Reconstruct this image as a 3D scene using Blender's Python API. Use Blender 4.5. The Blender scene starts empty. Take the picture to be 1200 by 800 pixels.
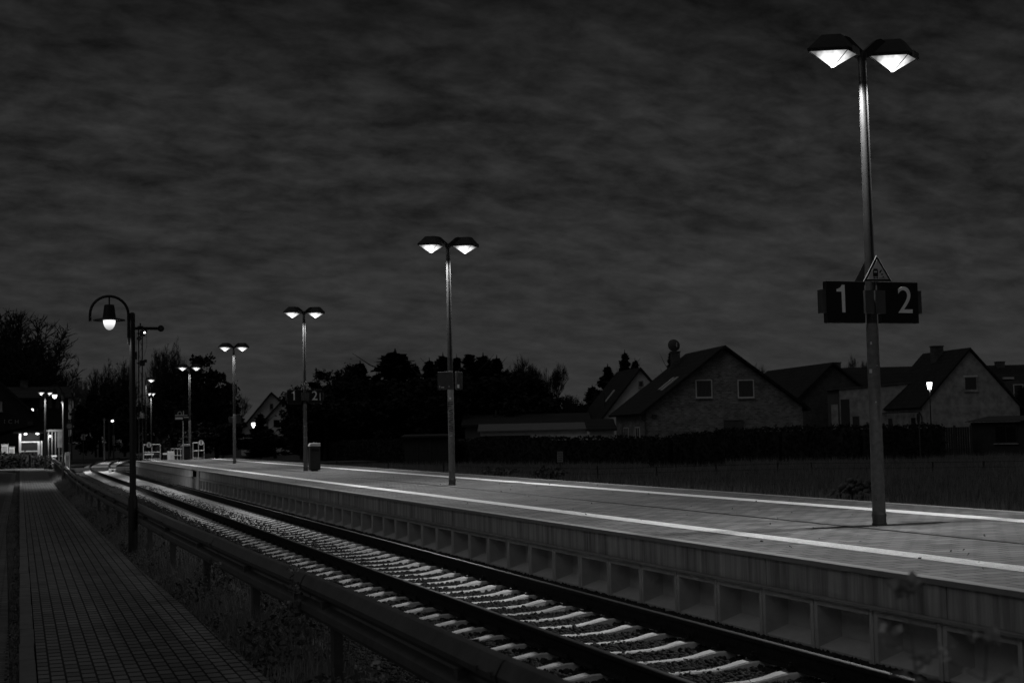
import bpy, math, random
import numpy as np
from mathutils import Vector, Matrix, Quaternion
S = bpy.context.scene
COL = S.collection
R = math.radians
rnd = random.Random(7)
rng = np.random.default_rng(11)

# ------------------------------------------------------------------ camera
CAMH = 1.863                    # eye height above the top of the rails (z = 0)
PSI, PITCH, ROLL, FPX = R(19.13), R(3.70), R(1.2), 1667.0
fw = Vector((math.sin(PSI)*math.cos(PITCH), math.cos(PSI)*math.cos(PITCH), math.sin(PITCH)))
r0 = Vector((math.cos(PSI), -math.sin(PSI), 0)); u0 = r0.cross(fw)
cr = r0*math.cos(ROLL) - u0*math.sin(ROLL); cu = r0*math.sin(ROLL) + u0*math.cos(ROLL)
cam = bpy.data.objects.new('camera', bpy.data.cameras.new('camera')); COL.objects.link(cam)
cam.matrix_world = Matrix(((cr.x, cu.x, -fw.x, 0), (cr.y, cu.y, -fw.y, 0), (cr.z, cu.z, -fw.z, CAMH), (0, 0, 0, 1)))
cam.data.sensor_width = 36; cam.data.lens = 50.0
cam.data.clip_start = .05; cam.data.clip_end = 6000
cam.data.dof.use_dof = True; cam.data.dof.focus_distance = 19; cam.data.dof.aperture_fstop = 4.0
S.camera = cam

# ------------------------------------------------------------------ dusk sky with thin cloud
SKY = dict(base=.0305, glow=.014, zen=.075)
w = bpy.data.worlds.new('World'); S.world = w; w.use_nodes = True
nt = w.node_tree; nt.nodes.clear()
def N(t, **k):
    n = nt.nodes.new(t)
    for a, b in k.items(): setattr(n, a, b)
    return n
def M_(op, a, b=None, c=None, clamp=False):
    n = N('ShaderNodeMath', operation=op, use_clamp=clamp)
    for i, v in enumerate((a, b, c)):
        if v is None: continue
        if isinstance(v, (int, float)): n.inputs[i].default_value = v
        else: nt.links.new(v, n.inputs[i])
    return n.outputs[0]
tc = N('ShaderNodeTexCoord'); sp = N('ShaderNodeSeparateXYZ'); nt.links.new(tc.outputs['Generated'], sp.inputs[0])
zc = M_('MAXIMUM', sp.outputs[2], 0.0)
dn = M_('ADD', zc, .30)
cx = M_('DIVIDE', sp.outputs[0], dn); cy = M_('DIVIDE', sp.outputs[1], dn)
cb = N('ShaderNodeCombineXYZ'); nt.links.new(cx, cb.inputs[0]); nt.links.new(cy, cb.inputs[1])
mp = N('ShaderNodeMapping'); mp.inputs['Rotation'].default_value = (0, 0, R(-10)); mp.inputs['Scale'].default_value = (1.0, 1.35, 1)
nt.links.new(cb.outputs[0], mp.inputs[0])
def cloudnoise(sc, det, ro, off, dist=.4):
    n = N('ShaderNodeTexNoise'); n.inputs['Scale'].default_value = sc; n.inputs['Detail'].default_value = det
    n.inputs['Roughness'].default_value = ro; n.inputs['Distortion'].default_value = dist
    m = N('ShaderNodeMapping'); m.inputs['Location'].default_value = (off, off*.7, 0)
    nt.links.new(mp.outputs[0], m.inputs[0]); nt.links.new(m.outputs[0], n.inputs['Vector'])
    return n.outputs['Fac']
n1 = cloudnoise(2.7, 6, .55, 5.3, .2); n2 = cloudnoise(12, 7, .62, 9.3, .2)
cl = M_('ADD', M_('MULTIPLY', n1, .38), M_('MULTIPLY', n2, .62))          # about .5 on average
cl = M_('SUBTRACT', cl, .5)
amp = M_('MULTIPLY_ADD', zc, 14.0, .6, clamp=False)                       # flatter towards the horizon
amp = M_('MINIMUM', amp, 3.5)
cl = M_('MULTIPLY_ADD', cl, amp, 1.0); cl = M_('MAXIMUM', cl, .3)
cl = M_('POWER', cl, 1.35)
fall = M_('MULTIPLY_ADD', zc, -2.8, 1.2); fall = M_('MAXIMUM', fall, .3)
base = M_('MULTIPLY', M_('MULTIPLY', cl, fall), SKY['base'])
zb_ = M_('MULTIPLY_ADD', zc, 2.2, -.9, clamp=True)                       # overcast sky is brightest overhead
base = M_('MULTIPLY_ADD', zb_, SKY['zen'], base)
# afterglow low in the sky behind the camera
gd = Vector((-.75, -.66, 0)).normalized()
gx = M_('ADD', M_('MULTIPLY', sp.outputs[0], gd.x), M_('MULTIPLY', sp.outputs[1], gd.y))
gl = M_('POWER', M_('MAXIMUM', gx, 0.0), 1.5)
gl = M_('MULTIPLY', gl, M_('GREATER_THAN', sp.outputs[2], 0.0))
gl = M_('MULTIPLY', gl, SKY['glow'])
tot = M_('ADD', base, gl)
rgb = N('ShaderNodeCombineColor')
for i in range(3): nt.links.new(tot, rgb.inputs[i])
bg = N('ShaderNodeBackground'); nt.links.new(rgb.outputs[0], bg.inputs[0]); bg.inputs[1].default_value = 1.0
ow = N('ShaderNodeOutputWorld'); nt.links.new(bg.outputs[0], ow.inputs[0])

sun = bpy.data.objects.new('sun', bpy.data.lights.new('sun', 'SUN')); COL.objects.link(sun)
sun.data.energy = .085; sun.data.angle = R(30); sun.data.color = (1, 1, 1)
sun.rotation_euler = Vector((.66, .34, -.67)).to_track_quat('-Z', 'Y').to_euler()

S.view_settings.view_transform = 'Standard'; S.view_settings.look = 'None'
S.view_settings.exposure = 0; S.view_settings.gamma = 1; S.view_settings.use_curve_mapping = False
S.render.engine = 'CYCLES'
S.cycles.max_bounces = 5; S.cycles.transparent_max_bounces = 8; S.cycles.sample_clamp_indirect = 3
S.cycles.use_denoising = True

LAMP = 730.0                      # watts of each platform lantern

# ------------------------------------------------------------------ pixel -> point (photo pixels, 1200 x 800)
def ray(x, y): return fw*FPX + cr*(x-600) + cu*(400-y)
def atz(x, y, z): d = ray(x, y); t = (z-CAMH)/d.z; return Vector((d.x*t, d.y*t, z))
def atY(x, y, Y): d = ray(x, y); t = Y/d.y; return Vector((d.x*t, Y, CAMH+d.z*t))
def atD(x, y, D): d = ray(x, y)*(D/FPX); return Vector((d.x, d.y, CAMH+d.z))

# ------------------------------------------------------------------ materials (a black and white picture: all greys)
MATS = {}
def mat(name, v, rough=.8, metal=0, var=.25, scale=3, bump=0, bscale=30, spec=.3, streak=False, emit=0):
    m = bpy.data.materials.new(name); m.use_nodes = True; t = m.node_tree; b = t.nodes['Principled BSDF']
    L = t.links
    def nn(k, **kw):
        n = t.nodes.new(k)
        for a, c in kw.items(): setattr(n, a, c)
        return n
    tcn = nn('ShaderNodeTexCoord'); mpn = nn('ShaderNodeMapping'); L.new(tcn.outputs['Object'], mpn.inputs[0])
    if streak: mpn.inputs['Scale'].default_value = (1, 1, .06)
    no = nn('ShaderNodeTexNoise'); no.inputs['Scale'].default_value = scale; no.inputs['Detail'].default_value = 6; no.inputs['Roughness'].default_value = .65
    L.new(mpn.outputs[0], no.inputs['Vector'])
    mr = nn('ShaderNodeMapRange'); mr.inputs[1].default_value = .25; mr.inputs[2].default_value = .75
    mr.inputs[3].default_value = v*(1-var); mr.inputs[4].default_value = v*(1+var)
    L.new(no.outputs['Fac'], mr.inputs[0]); L.new(mr.outputs[0], b.inputs['Base Color'])
    b.inputs['Roughness'].default_value = rough; b.inputs['Metallic'].default_value = metal
    b.inputs['Specular IOR Level'].default_value = spec
    if bump:
        nb = nn('ShaderNodeTexNoise'); nb.inputs['Scale'].default_value = bscale; nb.inputs['Detail'].default_value = 4
        L.new(tcn.outputs['Object'], nb.inputs['Vector'])
        bp = nn('ShaderNodeBump'); bp.inputs['Strength'].default_value = bump; bp.inputs['Distance'].default_value = .02
        L.new(nb.outputs['Fac'], bp.inputs['Height']); L.new(bp.outputs[0], b.inputs['Normal'])
    if emit:
        b.inputs['Emission Color'].default_value = (1, 1, 1, 1); b.inputs['Emission Strength'].default_value = emit
    MATS[name] = m; m['_v'] = v
    return m
def brick(name, v, vm, bw, bh, mortar=.01, axes='XZ', rough=.85, var=.35, bumpd=.01, offset=.5, stain=.35, sq=1.0):
    """bricks / pavers / tiles laid out in metres; axes picks the two object axes they lie on"""
    m = bpy.data.materials.new(name); m.use_nodes = True; t = m.node_tree; b = t.nodes['Principled BSDF']; L = t.links
    nn = t.nodes.new
    tcn = nn('ShaderNodeTexCoord'); s = nn('ShaderNodeSeparateXYZ'); L.new(tcn.outputs['Object'], s.inputs[0])
    c = nn('ShaderNodeCombineXYZ')
    ix = 'XYZ'.index
    if axes == 'HZ':     # horizontal x+y mix: works on walls of any side
        ad = nn('ShaderNodeMath'); ad.operation = 'ADD'; L.new(s.outputs[0], ad.inputs[0]); L.new(s.outputs[1], ad.inputs[1])
        L.new(ad.outputs[0], c.inputs[0]); L.new(s.outputs[2], c.inputs[1])
    else:
        sm_ = nn('ShaderNodeMath'); sm_.operation = 'MULTIPLY'; sm_.inputs[1].default_value = sq; L.new(s.outputs[ix(axes[0])], sm_.inputs[0]); bw *= sq   # cross joints 1/sq wider than the long ones
        L.new(sm_.outputs[0], c.inputs[0]); L.new(s.outputs[ix(axes[1])], c.inputs[1])
    br = nn('ShaderNodeTexBrick'); L.new(c.outputs[0], br.inputs['Vector'])
    br.inputs['Scale'].default_value = 1; br.inputs['Brick Width'].default_value = bw; br.inputs['Row Height'].default_value = bh
    br.inputs['Mortar Size'].default_value = mortar; br.inputs['Mortar Smooth'].default_value = .2; br.inputs['Bias'].default_value = 0
    br.offset = offset
    br.inputs['Color1'].default_value = (v*(1-var),)*3+(1,); br.inputs['Color2'].default_value = (v*(1+var),)*3+(1,)
    br.inputs['Mortar'].default_value = (vm,)*3+(1,)
    no = nn('ShaderNodeTexNoise'); no.inputs['Scale'].default_value = .9; no.inputs['Detail'].default_value = 7; no.inputs['Roughness'].default_value = .7
    L.new(tcn.outputs['Object'], no.inputs['Vector'])
    mr = nn('ShaderNodeMapRange'); mr.inputs[1].default_value = .3; mr.inputs[2].default_value = .7; mr.inputs[3].default_value = 1-stain; mr.inputs[4].default_value = 1+stain
    L.new(no.outputs['Fac'], mr.inputs[0])
    mx = nn('ShaderNodeVectorMath'); mx.operation = 'SCALE'; L.new(br.outputs['Color'], mx.inputs[0]); L.new(mr.outputs[0], mx.inputs['Scale'])
    L.new(mx.outputs[0], b.inputs['Base Color']); b.inputs['Roughness'].default_value = rough; b.inputs['Specular IOR Level'].default_value = .3
    n2 = nn('ShaderNodeTexNoise'); n2.inputs['Scale'].default_value = 45; L.new(tcn.outputs['Object'], n2.inputs['Vector'])
    ma = nn('ShaderNodeMath'); ma.operation = 'MULTIPLY_ADD'; L.new(br.outputs['Fac'], ma.inputs[0]); ma.inputs[1].default_value = -1.0
    mb_ = nn('ShaderNodeMath'); mb_.operation = 'MULTIPLY'; L.new(n2.outputs['Fac'], mb_.inputs[0]); mb_.inputs[1].default_value = .3
    L.new(mb_.outputs[0], ma.inputs[2])
    bp = nn('ShaderNodeBump'); bp.inputs['Strength'].default_value = .8; bp.inputs['Distance'].default_value = bumpd
    L.new(ma.outputs[0], bp.inputs['Height']); L.new(bp.outputs[0], b.inputs['Normal'])
    MATS[name] = m; return m
mat('black_metal', .02, .5, 0, .2, 20)
mat('galvanised', .035, .46, .25, .22, 9, .05, 60, .4)
mat('galvanised_bounce_lit', .15, .5, .3, .35, 14, .05, 60, .4)  # thicker lower pole: grey lightened to stand in for light reflected off the deck
mat('barrier_steel', .13, .36, .6, .35, 6, .08, 40, .5)
mat('dull_metal', .12, .5, .6, .2, 12)
mat('pale_metal', .6, .45, .3, .15, 12)
mat('rusty_steel', .018, .75, 0, .5, 14, .2, 60, .12)
mat('rail_head', .05, .42, .6, .4, 14, 0, 60, .3)
mat('sleeper_concrete', .66, .85, 0, .28, 5, .35, 60)
mat('panel_concrete', .50, .85, 0, .22, 2.2, .2, 40)
mat('beam_concrete', .33, .85, 0, .75, 7, .15, 40, streak=True)
mat('coping_concrete', .26, .8, 0, .18, 3, .15, 50)
mat('stone_dark', .032, .9, 0, .8, 9, .3, 60, .2)
mat('ballast', .03, .95, 0, .6, 22, 1.0, 26, .2)
mat('soil', .035, .95, 0, .5, 3, .6, 12, .1)
mat('field_ground', .06, .95, 0, .5, 1.2, .6, 10, .1)
mat('asphalt', .05, .85, 0, .25, 3, .2, 50)
mat('kerb_stone', .12, .85, 0, .3, 4, .3, 50)
mat('grass_blade', .20, .9, 0, .5, 1.4, spec=.1)
mat('weed_leaf', .11, .75, 0, .5, 3, spec=.2)
mat('pale_leaf', .6, .8, 0, .5, 3, spec=.2)
mat('leaf', .02, .8, 0, .4, 1, spec=.15)
mat('needle', .022, .85, 0, .4, 1, spec=.1)
mat('bark', .04, .9, 0, .4, 4, .3, 20, .1)
mat('pale_bark', .22, .9, 0, .4, 4, .3, 20, .1)
mat('white_paint', .88, .7, 0, .1, 5, .1, 60)
mat('white_frame', .75, .6, 0, .08, 5)
mat('stucco_white', .75, .9, 0, .2, 1.1, .3, 30)
mat('stucco_grey', .36, .9, 0, .55, 1.6, .3, 25)
mat('stucco_dark', .10, .9, 0, .3, .8, .3, 25)
mat('glass_dark', .015, .12, 0, .2, 3, spec=.6)
mat('door_dark', .05, .6, 0, .2, 3)
mat('sign_black', .008, .35, 0, .1, 3, spec=.3)
mat('sign_grey', .75, .6, 0, .05, 5)
mat('sign_rim', .22, .5, .2, .2, 12)
mat('sign_yellow', .42, .6, 0, .1, 5)
mat('plate_grey', .06, .5, 0, .2, 8)
mat('timber_dark', .035, .8, 0, .4, 5)
mat('rock', .085, .9, 0, .5, 5, .5, 20)
mat('bin_grey', .035, .5, .2, .2, 8)
mat('sticker', .55, .6, 0, .1, 5)
mat('lens_dim', .6, .4, 0, .1, 5, emit=.35)
brick('platform_pavers', .14, .03, .30, .20, .012, 'XY', .8, .30, .004, .5, .3)
brick('coping_pavers', .30, .12, .99, 3, .012, 'YX', .8, .1, .004, 0, .2)
brick('path_pavers', .125, .006, .2, .107, .008, 'YX', .8, .2, .006, .5, .3, .33)
brick('gutter_setts', .10, .03, .2, .1, .01, 'XY', .85, .3, .008, .5, .3)
brick('brick_wall', .215, .30, .28, .12, .014, 'HZ', .9, .4, .005, .5, .4)
brick('dark_brick', .09, .10, .25, .083, .012, 'HZ', .9, .3, .005, .5, .3)
brick('roof_tiles', .02, .008, .3, .33, .02, 'YZ', .8, .3, .03, .5, .3)
brick('crossing_panel', .10, .03, 1.2, .6, .02, 'XY', .8, .1, .004, 0, .2)
def lens_material(name, strength):
    m = bpy.data.materials.new(name); m.use_nodes = True; t = m.node_tree; t.nodes.clear(); nn = t.nodes.new; L = t.links
    tcn = nn('ShaderNodeTexCoord'); g = nn('ShaderNodeVectorMath'); g.operation = 'LENGTH'
    mp2 = nn('ShaderNodeMapping'); mp2.inputs['Scale'].default_value = (2.8, 3.4, .3); L.new(tcn.outputs['Object'], mp2.inputs[0])
    L.new(mp2.outputs[0], g.inputs[0])
    wv = nn('ShaderNodeTexNoise'); wv.inputs['Scale'].default_value = 9; L.new(tcn.outputs['Object'], wv.inputs['Vector'])
    ad = nn('ShaderNodeMath'); ad.operation = 'MULTIPLY_ADD'; L.new(wv.outputs['Fac'], ad.inputs[0]); ad.inputs[1].default_value = .5; L.new(g.outputs['Value'], ad.inputs[2])
    mr = nn('ShaderNodeMapRange'); mr.inputs[1].default_value = .35; mr.inputs[2].default_value = 1.05
    mr.inputs[3].default_value = 1; mr.inputs[4].default_value = 0; L.new(ad.outputs[0], mr.inputs[0])
    pw = nn('ShaderNodeMath'); pw.operation = 'POWER'; L.new(mr.outputs[0], pw.inputs[0]); pw.inputs[1].default_value = 1.6
    gt = nn('ShaderNodeMath'); gt.operation = 'LESS_THAN'; L.new(g.outputs['Value'], gt.inputs[0]); gt.inputs[1].default_value = .16   # the burner
    mu = nn('ShaderNodeMath'); mu.operation = 'MULTIPLY'; L.new(gt.outputs[0], mu.inputs[0]); mu.inputs[1].default_value = strength
    s1 = nn('ShaderNodeMath'); s1.operation = 'MULTIPLY_ADD'; L.new(pw.outputs[0], s1.inputs[0]); s1.inputs[1].default_value = 2.6; s1.inputs[2].default_value = .16
    st = nn('ShaderNodeMath'); st.operation = 'ADD'; L.new(s1.outputs[0], st.inputs[0]); L.new(mu.outputs[0], st.inputs[1])
    e = nn('ShaderNodeEmission'); L.new(st.outputs[0], e.inputs['Strength']); o = nn('ShaderNodeOutputMaterial'); L.new(e.outputs[0], o.inputs[0])
    MATS[name] = m; return m
lens_material('lantern_lens', 3)
def emis(name, s):
    m = bpy.data.materials.new(name); m.use_nodes = True; t = m.node_tree; t.nodes.clear()
    e = t.nodes.new('ShaderNodeEmission'); e.inputs['Strength'].default_value = s; e.inputs['Color'].default_value = (1, 1, 1, 1)
    o = t.nodes.new('ShaderNodeOutputMaterial'); t.links.new(e.outputs[0], o.inputs[0]); MATS[name] = m
emis('bulb_old', 2.2); emis('bulb_bright', 4); emis('bulb_small', 2); emis('signal_light', 3); emis('tube_light', 4)
emis('lit_panel', 1.1)
def bowl():
    m = bpy.data.materials.new('bowl_glow'); m.use_nodes = True; t = m.node_tree; t.nodes.clear(); nn = t.nodes.new; L = t.links
    tcn = nn('ShaderNodeTexCoord'); s = nn('ShaderNodeSeparateXYZ'); L.new(tcn.outputs['Object'], s.inputs[0])
    mr = nn('ShaderNodeMapRange'); mr.inputs[1].default_value = 3.63; mr.inputs[2].default_value = 3.785; mr.inputs[3].default_value = .72; mr.inputs[4].default_value = 1.2
    L.new(s.outputs[2], mr.inputs[0]); pw = nn('ShaderNodeMath'); pw.operation = 'POWER'; L.new(mr.outputs[0], pw.inputs[0]); pw.inputs[1].default_value = 3
    e = nn('ShaderNodeEmission'); L.new(pw.outputs[0], e.inputs['Strength']); o = nn('ShaderNodeOutputMaterial'); L.new(e.outputs[0], o.inputs[0]); MATS['bowl_glow'] = m
bowl()

# ------------------------------------------------------------------ mesh builder
def lamp(par, loc, watts, radius=.05, cone=0):
    l = bpy.data.lights.new('burner', 'SPOT' if cone else 'POINT'); l.energy = watts; l.shadow_soft_size = radius
    if cone: l.spot_size = R(cone); l.spot_blend = .45
    o = bpy.data.objects.new('burner', l); COL.objects.link(o); o.parent = par; o.location = loc; return o
class MB:
    def __init__(s): s.v = []; s.f = []
    def add(s, vs, fs):
        o = len(s.v); s.v += [tuple(x) for x in vs]; s.f += [tuple(i+o for i in f) for f in fs]; return s
    def box(s, x0, x1, y0, y1, z0, z1):
        return s.add([(x0,y0,z0),(x1,y0,z0),(x1,y1,z0),(x0,y1,z0),(x0,y0,z1),(x1,y0,z1),(x1,y1,z1),(x0,y1,z1)],
                     [(0,3,2,1),(4,5,6,7),(0,1,5,4),(1,2,6,5),(2,3,7,6),(3,0,4,7)])
    def cbox(s, c, sz): return s.box(c[0]-sz[0]/2, c[0]+sz[0]/2, c[1]-sz[1]/2, c[1]+sz[1]/2, c[2]-sz[2]/2, c[2]+sz[2]/2)
    def tube(s, pts, rad, n=10, cap=True):
        pts = [Vector(p) for p in pts]
        if not isinstance(rad, (list, tuple)): rad = [rad]*len(pts)
        rings = []; prev = None
        for i, p in enumerate(pts):
            d = (pts[min(i+1, len(pts)-1)] - pts[max(i-1, 0)]).normalized()
            a = prev if prev is not None else (Vector((1, 0, 0)) if abs(d.x) < .9 else Vector((0, 1, 0)))
            a = (a - d*a.dot(d)).normalized(); prev = a; b = d.cross(a)
            rings.append([p + (a*math.cos(2*math.pi*k/n) + b*math.sin(2*math.pi*k/n))*rad[i] for k in range(n)])
        vs = [v for r_ in rings for v in r_]; fs = []
        for i in range(len(pts)-1):
            for k in range(n):
                k2 = (k+1) % n
                fs.append((i*n+k, i*n+k2, (i+1)*n+k2, (i+1)*n+k))
        if cap: fs.append(tuple(range(n-1, -1, -1))); fs.append(tuple((len(pts)-1)*n+k for k in range(n)))
        return s.add(vs, fs)
    def lathe(s, prof, c=(0,0,0), n=20):     # prof: (radius, z)
        vs = [(c[0]+r_*math.cos(2*math.pi*k/n), c[1]+r_*math.sin(2*math.pi*k/n), c[2]+z) for r_, z in prof for k in range(n)]
        fs = [(i*n+k, i*n+(k+1)%n, (i+1)*n+(k+1)%n, (i+1)*n+k) for i in range(len(prof)-1) for k in range(n)]
        fs.append(tuple(range(n-1, -1, -1))); fs.append(tuple((len(prof)-1)*n+k for k in range(n)))
        return s.add(vs, fs)
    def prism(s, poly, d0, d1, ax='Y'):      # poly in (a, z), extruded along ax
        n = len(poly)
        def P(a, z, d): return (a, d, z) if ax == 'Y' else ((d, a, z) if ax == 'X' else (a, z, d))
        vs = [P(a, z, d0) for a, z in poly] + [P(a, z, d1) for a, z in poly]
        return s.add(vs, [tuple(range(n)), tuple(range(2*n-1, n-1, -1))] + [(i, i+n, (i+1)%n+n, (i+1)%n) for i in range(n)])
    def xf(s, M): s.v = [tuple(M @ Vector(v)) for v in s.v]; return s
    def build(s, name, m, parent=None, smooth=False, bevel=0):
        me = bpy.data.meshes.new(name); me.from_pydata(s.v, [], s.f); me.validate()
        return link(name, me, m, parent, smooth, bevel)
def link(name, me, m, parent=None, smooth=False, bevel=0):
    import bmesh
    if len(me.polygons) < 60000:
        bm = bmesh.new(); bm.from_mesh(me); bmesh.ops.recalc_face_normals(bm, faces=bm.faces); bm.to_mesh(me); bm.free()
    if m: me.materials.append(MATS[m] if isinstance(m, str) else m)
    if smooth: me.polygons.foreach_set('use_smooth', [True]*len(me.polygons))
    o = bpy.data.objects.new(name, me); COL.objects.link(o)
    if smooth and not bevel:
        try:
            me.set_sharp_from_angle(angle=R(28))
        except Exception: pass
    if bevel:
        b = o.modifiers.new('bevel', 'BEVEL'); b.width = bevel; b.segments = 2; b.limit_method = 'ANGLE'
    if parent is not None: o.parent = parent
    return o
def npmesh(name, verts, faces, m, parent=None):   # verts (N,3), faces (M,k)
    me = bpy.data.meshes.new(name); nv = len(verts); nf, k = faces.shape
    me.vertices.add(nv); me.vertices.foreach_set('co', np.asarray(verts, np.float32).ravel())
    me.loops.add(nf*k); me.loops.foreach_set('vertex_index', faces.astype(np.int32).ravel())
    me.polygons.add(nf); me.polygons.foreach_set('loop_start', np.arange(0, nf*k, k, dtype=np.int32))
    me.update(calc_edges=True); me.validate()
    me.materials.append(MATS[m]); o = bpy.data.objects.new(name, me); COL.objects.link(o)
    if parent is not None: o.parent = parent
    return o
def tag(o, label, cat, group=None):
    o['label'] = label; o['category'] = cat
    if group: o['group'] = group
    return o
def thing(name, label, cat, loc=(0,0,0), rz=0, group=None):
    o = bpy.data.objects.new(name, None); COL.objects.link(o); o.location = loc; o.rotation_euler = (0, 0, rz)
    o.empty_display_size = .2
    return tag(o, label, cat, group)
def struct(o): o['kind'] = 'structure'; return o
def stuff(o, label=None, cat=None):
    o['kind'] = 'stuff'
    if label: o['label'] = label; o['category'] = cat
    return o
def children(o): return [c for c in bpy.data.objects if c.parent == o]
def copy_tree(o, loc=None, rz=None, label=None, sc=None, par=None):
    c = o.copy(); COL.objects.link(c); c.parent = par
    if loc is not None: c.location = loc
    if rz is not None: c.rotation_euler = (0, 0, rz)
    if sc is not None: c.scale = sc
    if label: c['label'] = label
    for ch in children(o): copy_tree(ch, par=c)
    return c
def text_mb(txt, size, depth=.004):
    cu_ = bpy.data.curves.new('t', 'FONT'); cu_.body = txt; cu_.size = size; cu_.extrude = depth; cu_.align_x = 'CENTER'
    o = bpy.data.objects.new('t', cu_); COL.objects.link(o); bpy.context.view_layer.update()
    me = bpy.data.meshes.new_from_object(o.evaluated_get(bpy.context.evaluated_depsgraph_get()))
    mb = MB(); mb.add([tuple(v.co) for v in me.vertices], [tuple(p.vertices) for p in me.polygons])
    bpy.data.objects.remove(o); bpy.data.curves.remove(cu_); bpy.data.meshes.remove(me)
    return mb
UPR = Matrix.Rotation(R(90), 4, 'X')      # lays text upright, readable from -Y

# ------------------------------------------------------------------ ground, one sheet to the horizon
def profile_z(X, Y):
    c = min(max((Y-98)/14, 0), 1)
    pts = [(-3000, .03), (-.14, .03), (.05, .05), (1.5, .10), (2.25, .06), (3.1, -.33), (13.6, -.38), (14.6, -.12), (22, -.05), (3000, -.05)]
    for (x0, z0), (x1, z1) in zip(pts, pts[1:]):
        if x0 <= X <= x1:
            z = z0 + (z1-z0)*(X-x0)/(x1-x0); break
    zf = .03 if X < 2 else (-.34 if 3 < X < 26 else (-.05 if X > 29 else (-.34+.29*(X-26)/3 if X >= 26 else .03-.37*(X-2))))
    return z*(1-c) + zf*c
xs = [-3000, -600, -150, -40, -12, -4, -1.2, -.14, .05, .5, 1, 1.5, 1.9, 2.25, 2.6, 3.1, 5, 8, 13.6, 14.1, 14.6, 16, 18, 20, 22, 24, 26, 27, 28, 29, 34, 42, 60, 100, 200, 600, 3000]
ys = [-300, -60, -10] + [2+i*2.2 for i in range(0, 55)] + [130, 150, 180, 230, 400, 900, 3500]
gv = [(x, y, profile_z(x, y) + (rnd.uniform(-.05, .05) if 14.5 < x < 60 and 5 < y < 110 else 0)) for y in ys for x in xs]
gf = [(j*len(xs)+i, j*len(xs)+i+1, (j+1)*len(xs)+i+1, (j+1)*len(xs)+i) for j in range(len(ys)-1) for i in range(len(xs)-1)]
g = MB(); g.add(gv, gf); struct(g.build('ground', 'field_ground', smooth=True))
# road with its strip of setts, kerb and brick path on the left
def strip(rows, z, t=.09):      # rows: (Y, xl, xr) -> slab with thickness
    m = MB(); n = len(rows)
    vs = []
    for Y, a, b in rows: vs += [(a, Y, z-t), (b, Y, z-t), (b, Y, z), (a, Y, z)]
    fs = [(0, 1, 2, 3), ((n-1)*4+3, (n-1)*4+2, (n-1)*4+1, (n-1)*4)]
    for i in range(n-1):
        o, q = i*4, i*4+4
        for k in range(4): fs.append((o+k, q+k, q+(k+1)%4, o+(k+1)%4))
    m.add(vs, fs); return m
struct(strip([(-20, -9, -.36), (11, -9, -.275), (20, -9, -.365), (32, -9, -.485), (57, -9, -.455), (92, -9, -.43), (97, -10, -1.2), (100, -11, -4)], .07, .06).build('road', 'asphalt'))
struct(strip([(-20, -.355, -.06), (11, -.27, -.065), (20, -.36, -.15), (32, -.48, -.27), (57, -.45, -.24), (92, -.425, -.21), (97, -1.19, -.9), (100, -3.9, -3.2)], .08, .07).build('road_gutter', 'gutter_setts'))
pr = [(-12, 1.75), (5, 1.73), (10.5, 1.66), (15.5, 1.59), (21.3, 1.5), (29, 1.43), (38.5, 1.39), (56, 1.33), (75, 1.42), (90, 1.55), (96, 1.6), (101, 1.5), (104, .9)]
pl = {74: .06}
rows = []
for Y, xr in pr:
    xl = .13 if Y < 95 else (.10 if Y < 99 else (-3.2 if Y < 103 else -6))
    rows.append((Y, xl, xr))
path = struct(strip(rows, .163, .12).build('path', 'path_pavers'))
kb = MB(); y = -12.0
while y < 96:
    j = rnd.uniform(-.004, .004)
    kb.box(.0+j, .12+j, y+.006, y+.994, -.02, .166+rnd.uniform(-.004, .004)); y += 1.0
for i in range(14):      # the kerb swings away with the road bend
    a0, a1 = i/14, (i+1)/14
    p0 = Vector((.0-4*a0**2, 96+4*a0, 0)); p1 = Vector((.0-4*a1**2, 96+4*a1, 0))
    d = (p1-p0).normalized(); nrm = Vector((d.y, -d.x, 0))*.12
    kb.add([(p0.x,p0.y,-.02),(p1.x,p1.y,-.02),(p1.x+nrm.x,p1.y+nrm.y,-.02),(p0.x+nrm.x,p0.y+nrm.y,-.02),(p0.x,p0.y,.166),(p1.x,p1.y,.166),(p1.x+nrm.x,p1.y+nrm.y,.166),(p0.x+nrm.x,p0.y+nrm.y,.166)],
           [(0,3,2,1),(4,5,6,7),(0,1,5,4),(1,2,6,5),(2,3,7,6),(3,0,4,7)])
struct(kb.build('kerb', 'kerb_stone', bevel=.008))

# ------------------------------------------------------------------ ballast bed
def cx_track(Y): return 5.455 + (.00105*(Y-95)**2 if Y > 95 else 0)
bm_ = MB(); rws = []
Ys = [-10, 2] + [4+.5*i for i in range(190)] + [105, 112, 120, 128, 136, 145, 155, 170, 190]
offs = [-3.3, -2.1, -1.75, -1.35, -.75, -.3, .3, .75, 1.35, 1.74]
zz = [-.36, -.30, -.252, -.246, -.236, -.256, -.256, -.236, -.246, -.262]
vs = [(cx_track(Y)+o, Y, z+rnd.uniform(-.012, .012)) for Y in Ys for o, z in zip(offs, zz)]
k = len(offs)
bm_.add(vs, [(j*k+i, j*k+i+1, (j+1)*k+i+1, (j+1)*k+i) for j in range(len(Ys)-1) for i in range(k-1)])
struct(bm_.build('ballast_bed', 'ballast', smooth=True))
def rock_proto(seed, nsub=1):
    import bmesh
    b = bmesh.new(); bmesh.ops.create_icosphere(b, subdivisions=nsub, radius=1)
    r_ = random.Random(seed)
    for v in b.verts: v.co = v.co*r_.uniform(.65, 1.15); v.co.z *= .75
    V_ = np.array([v.co[:] for v in b.verts]); F_ = np.array([[q.index for q in f.verts] for f in b.faces]); b.free(); return V_, F_
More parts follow.
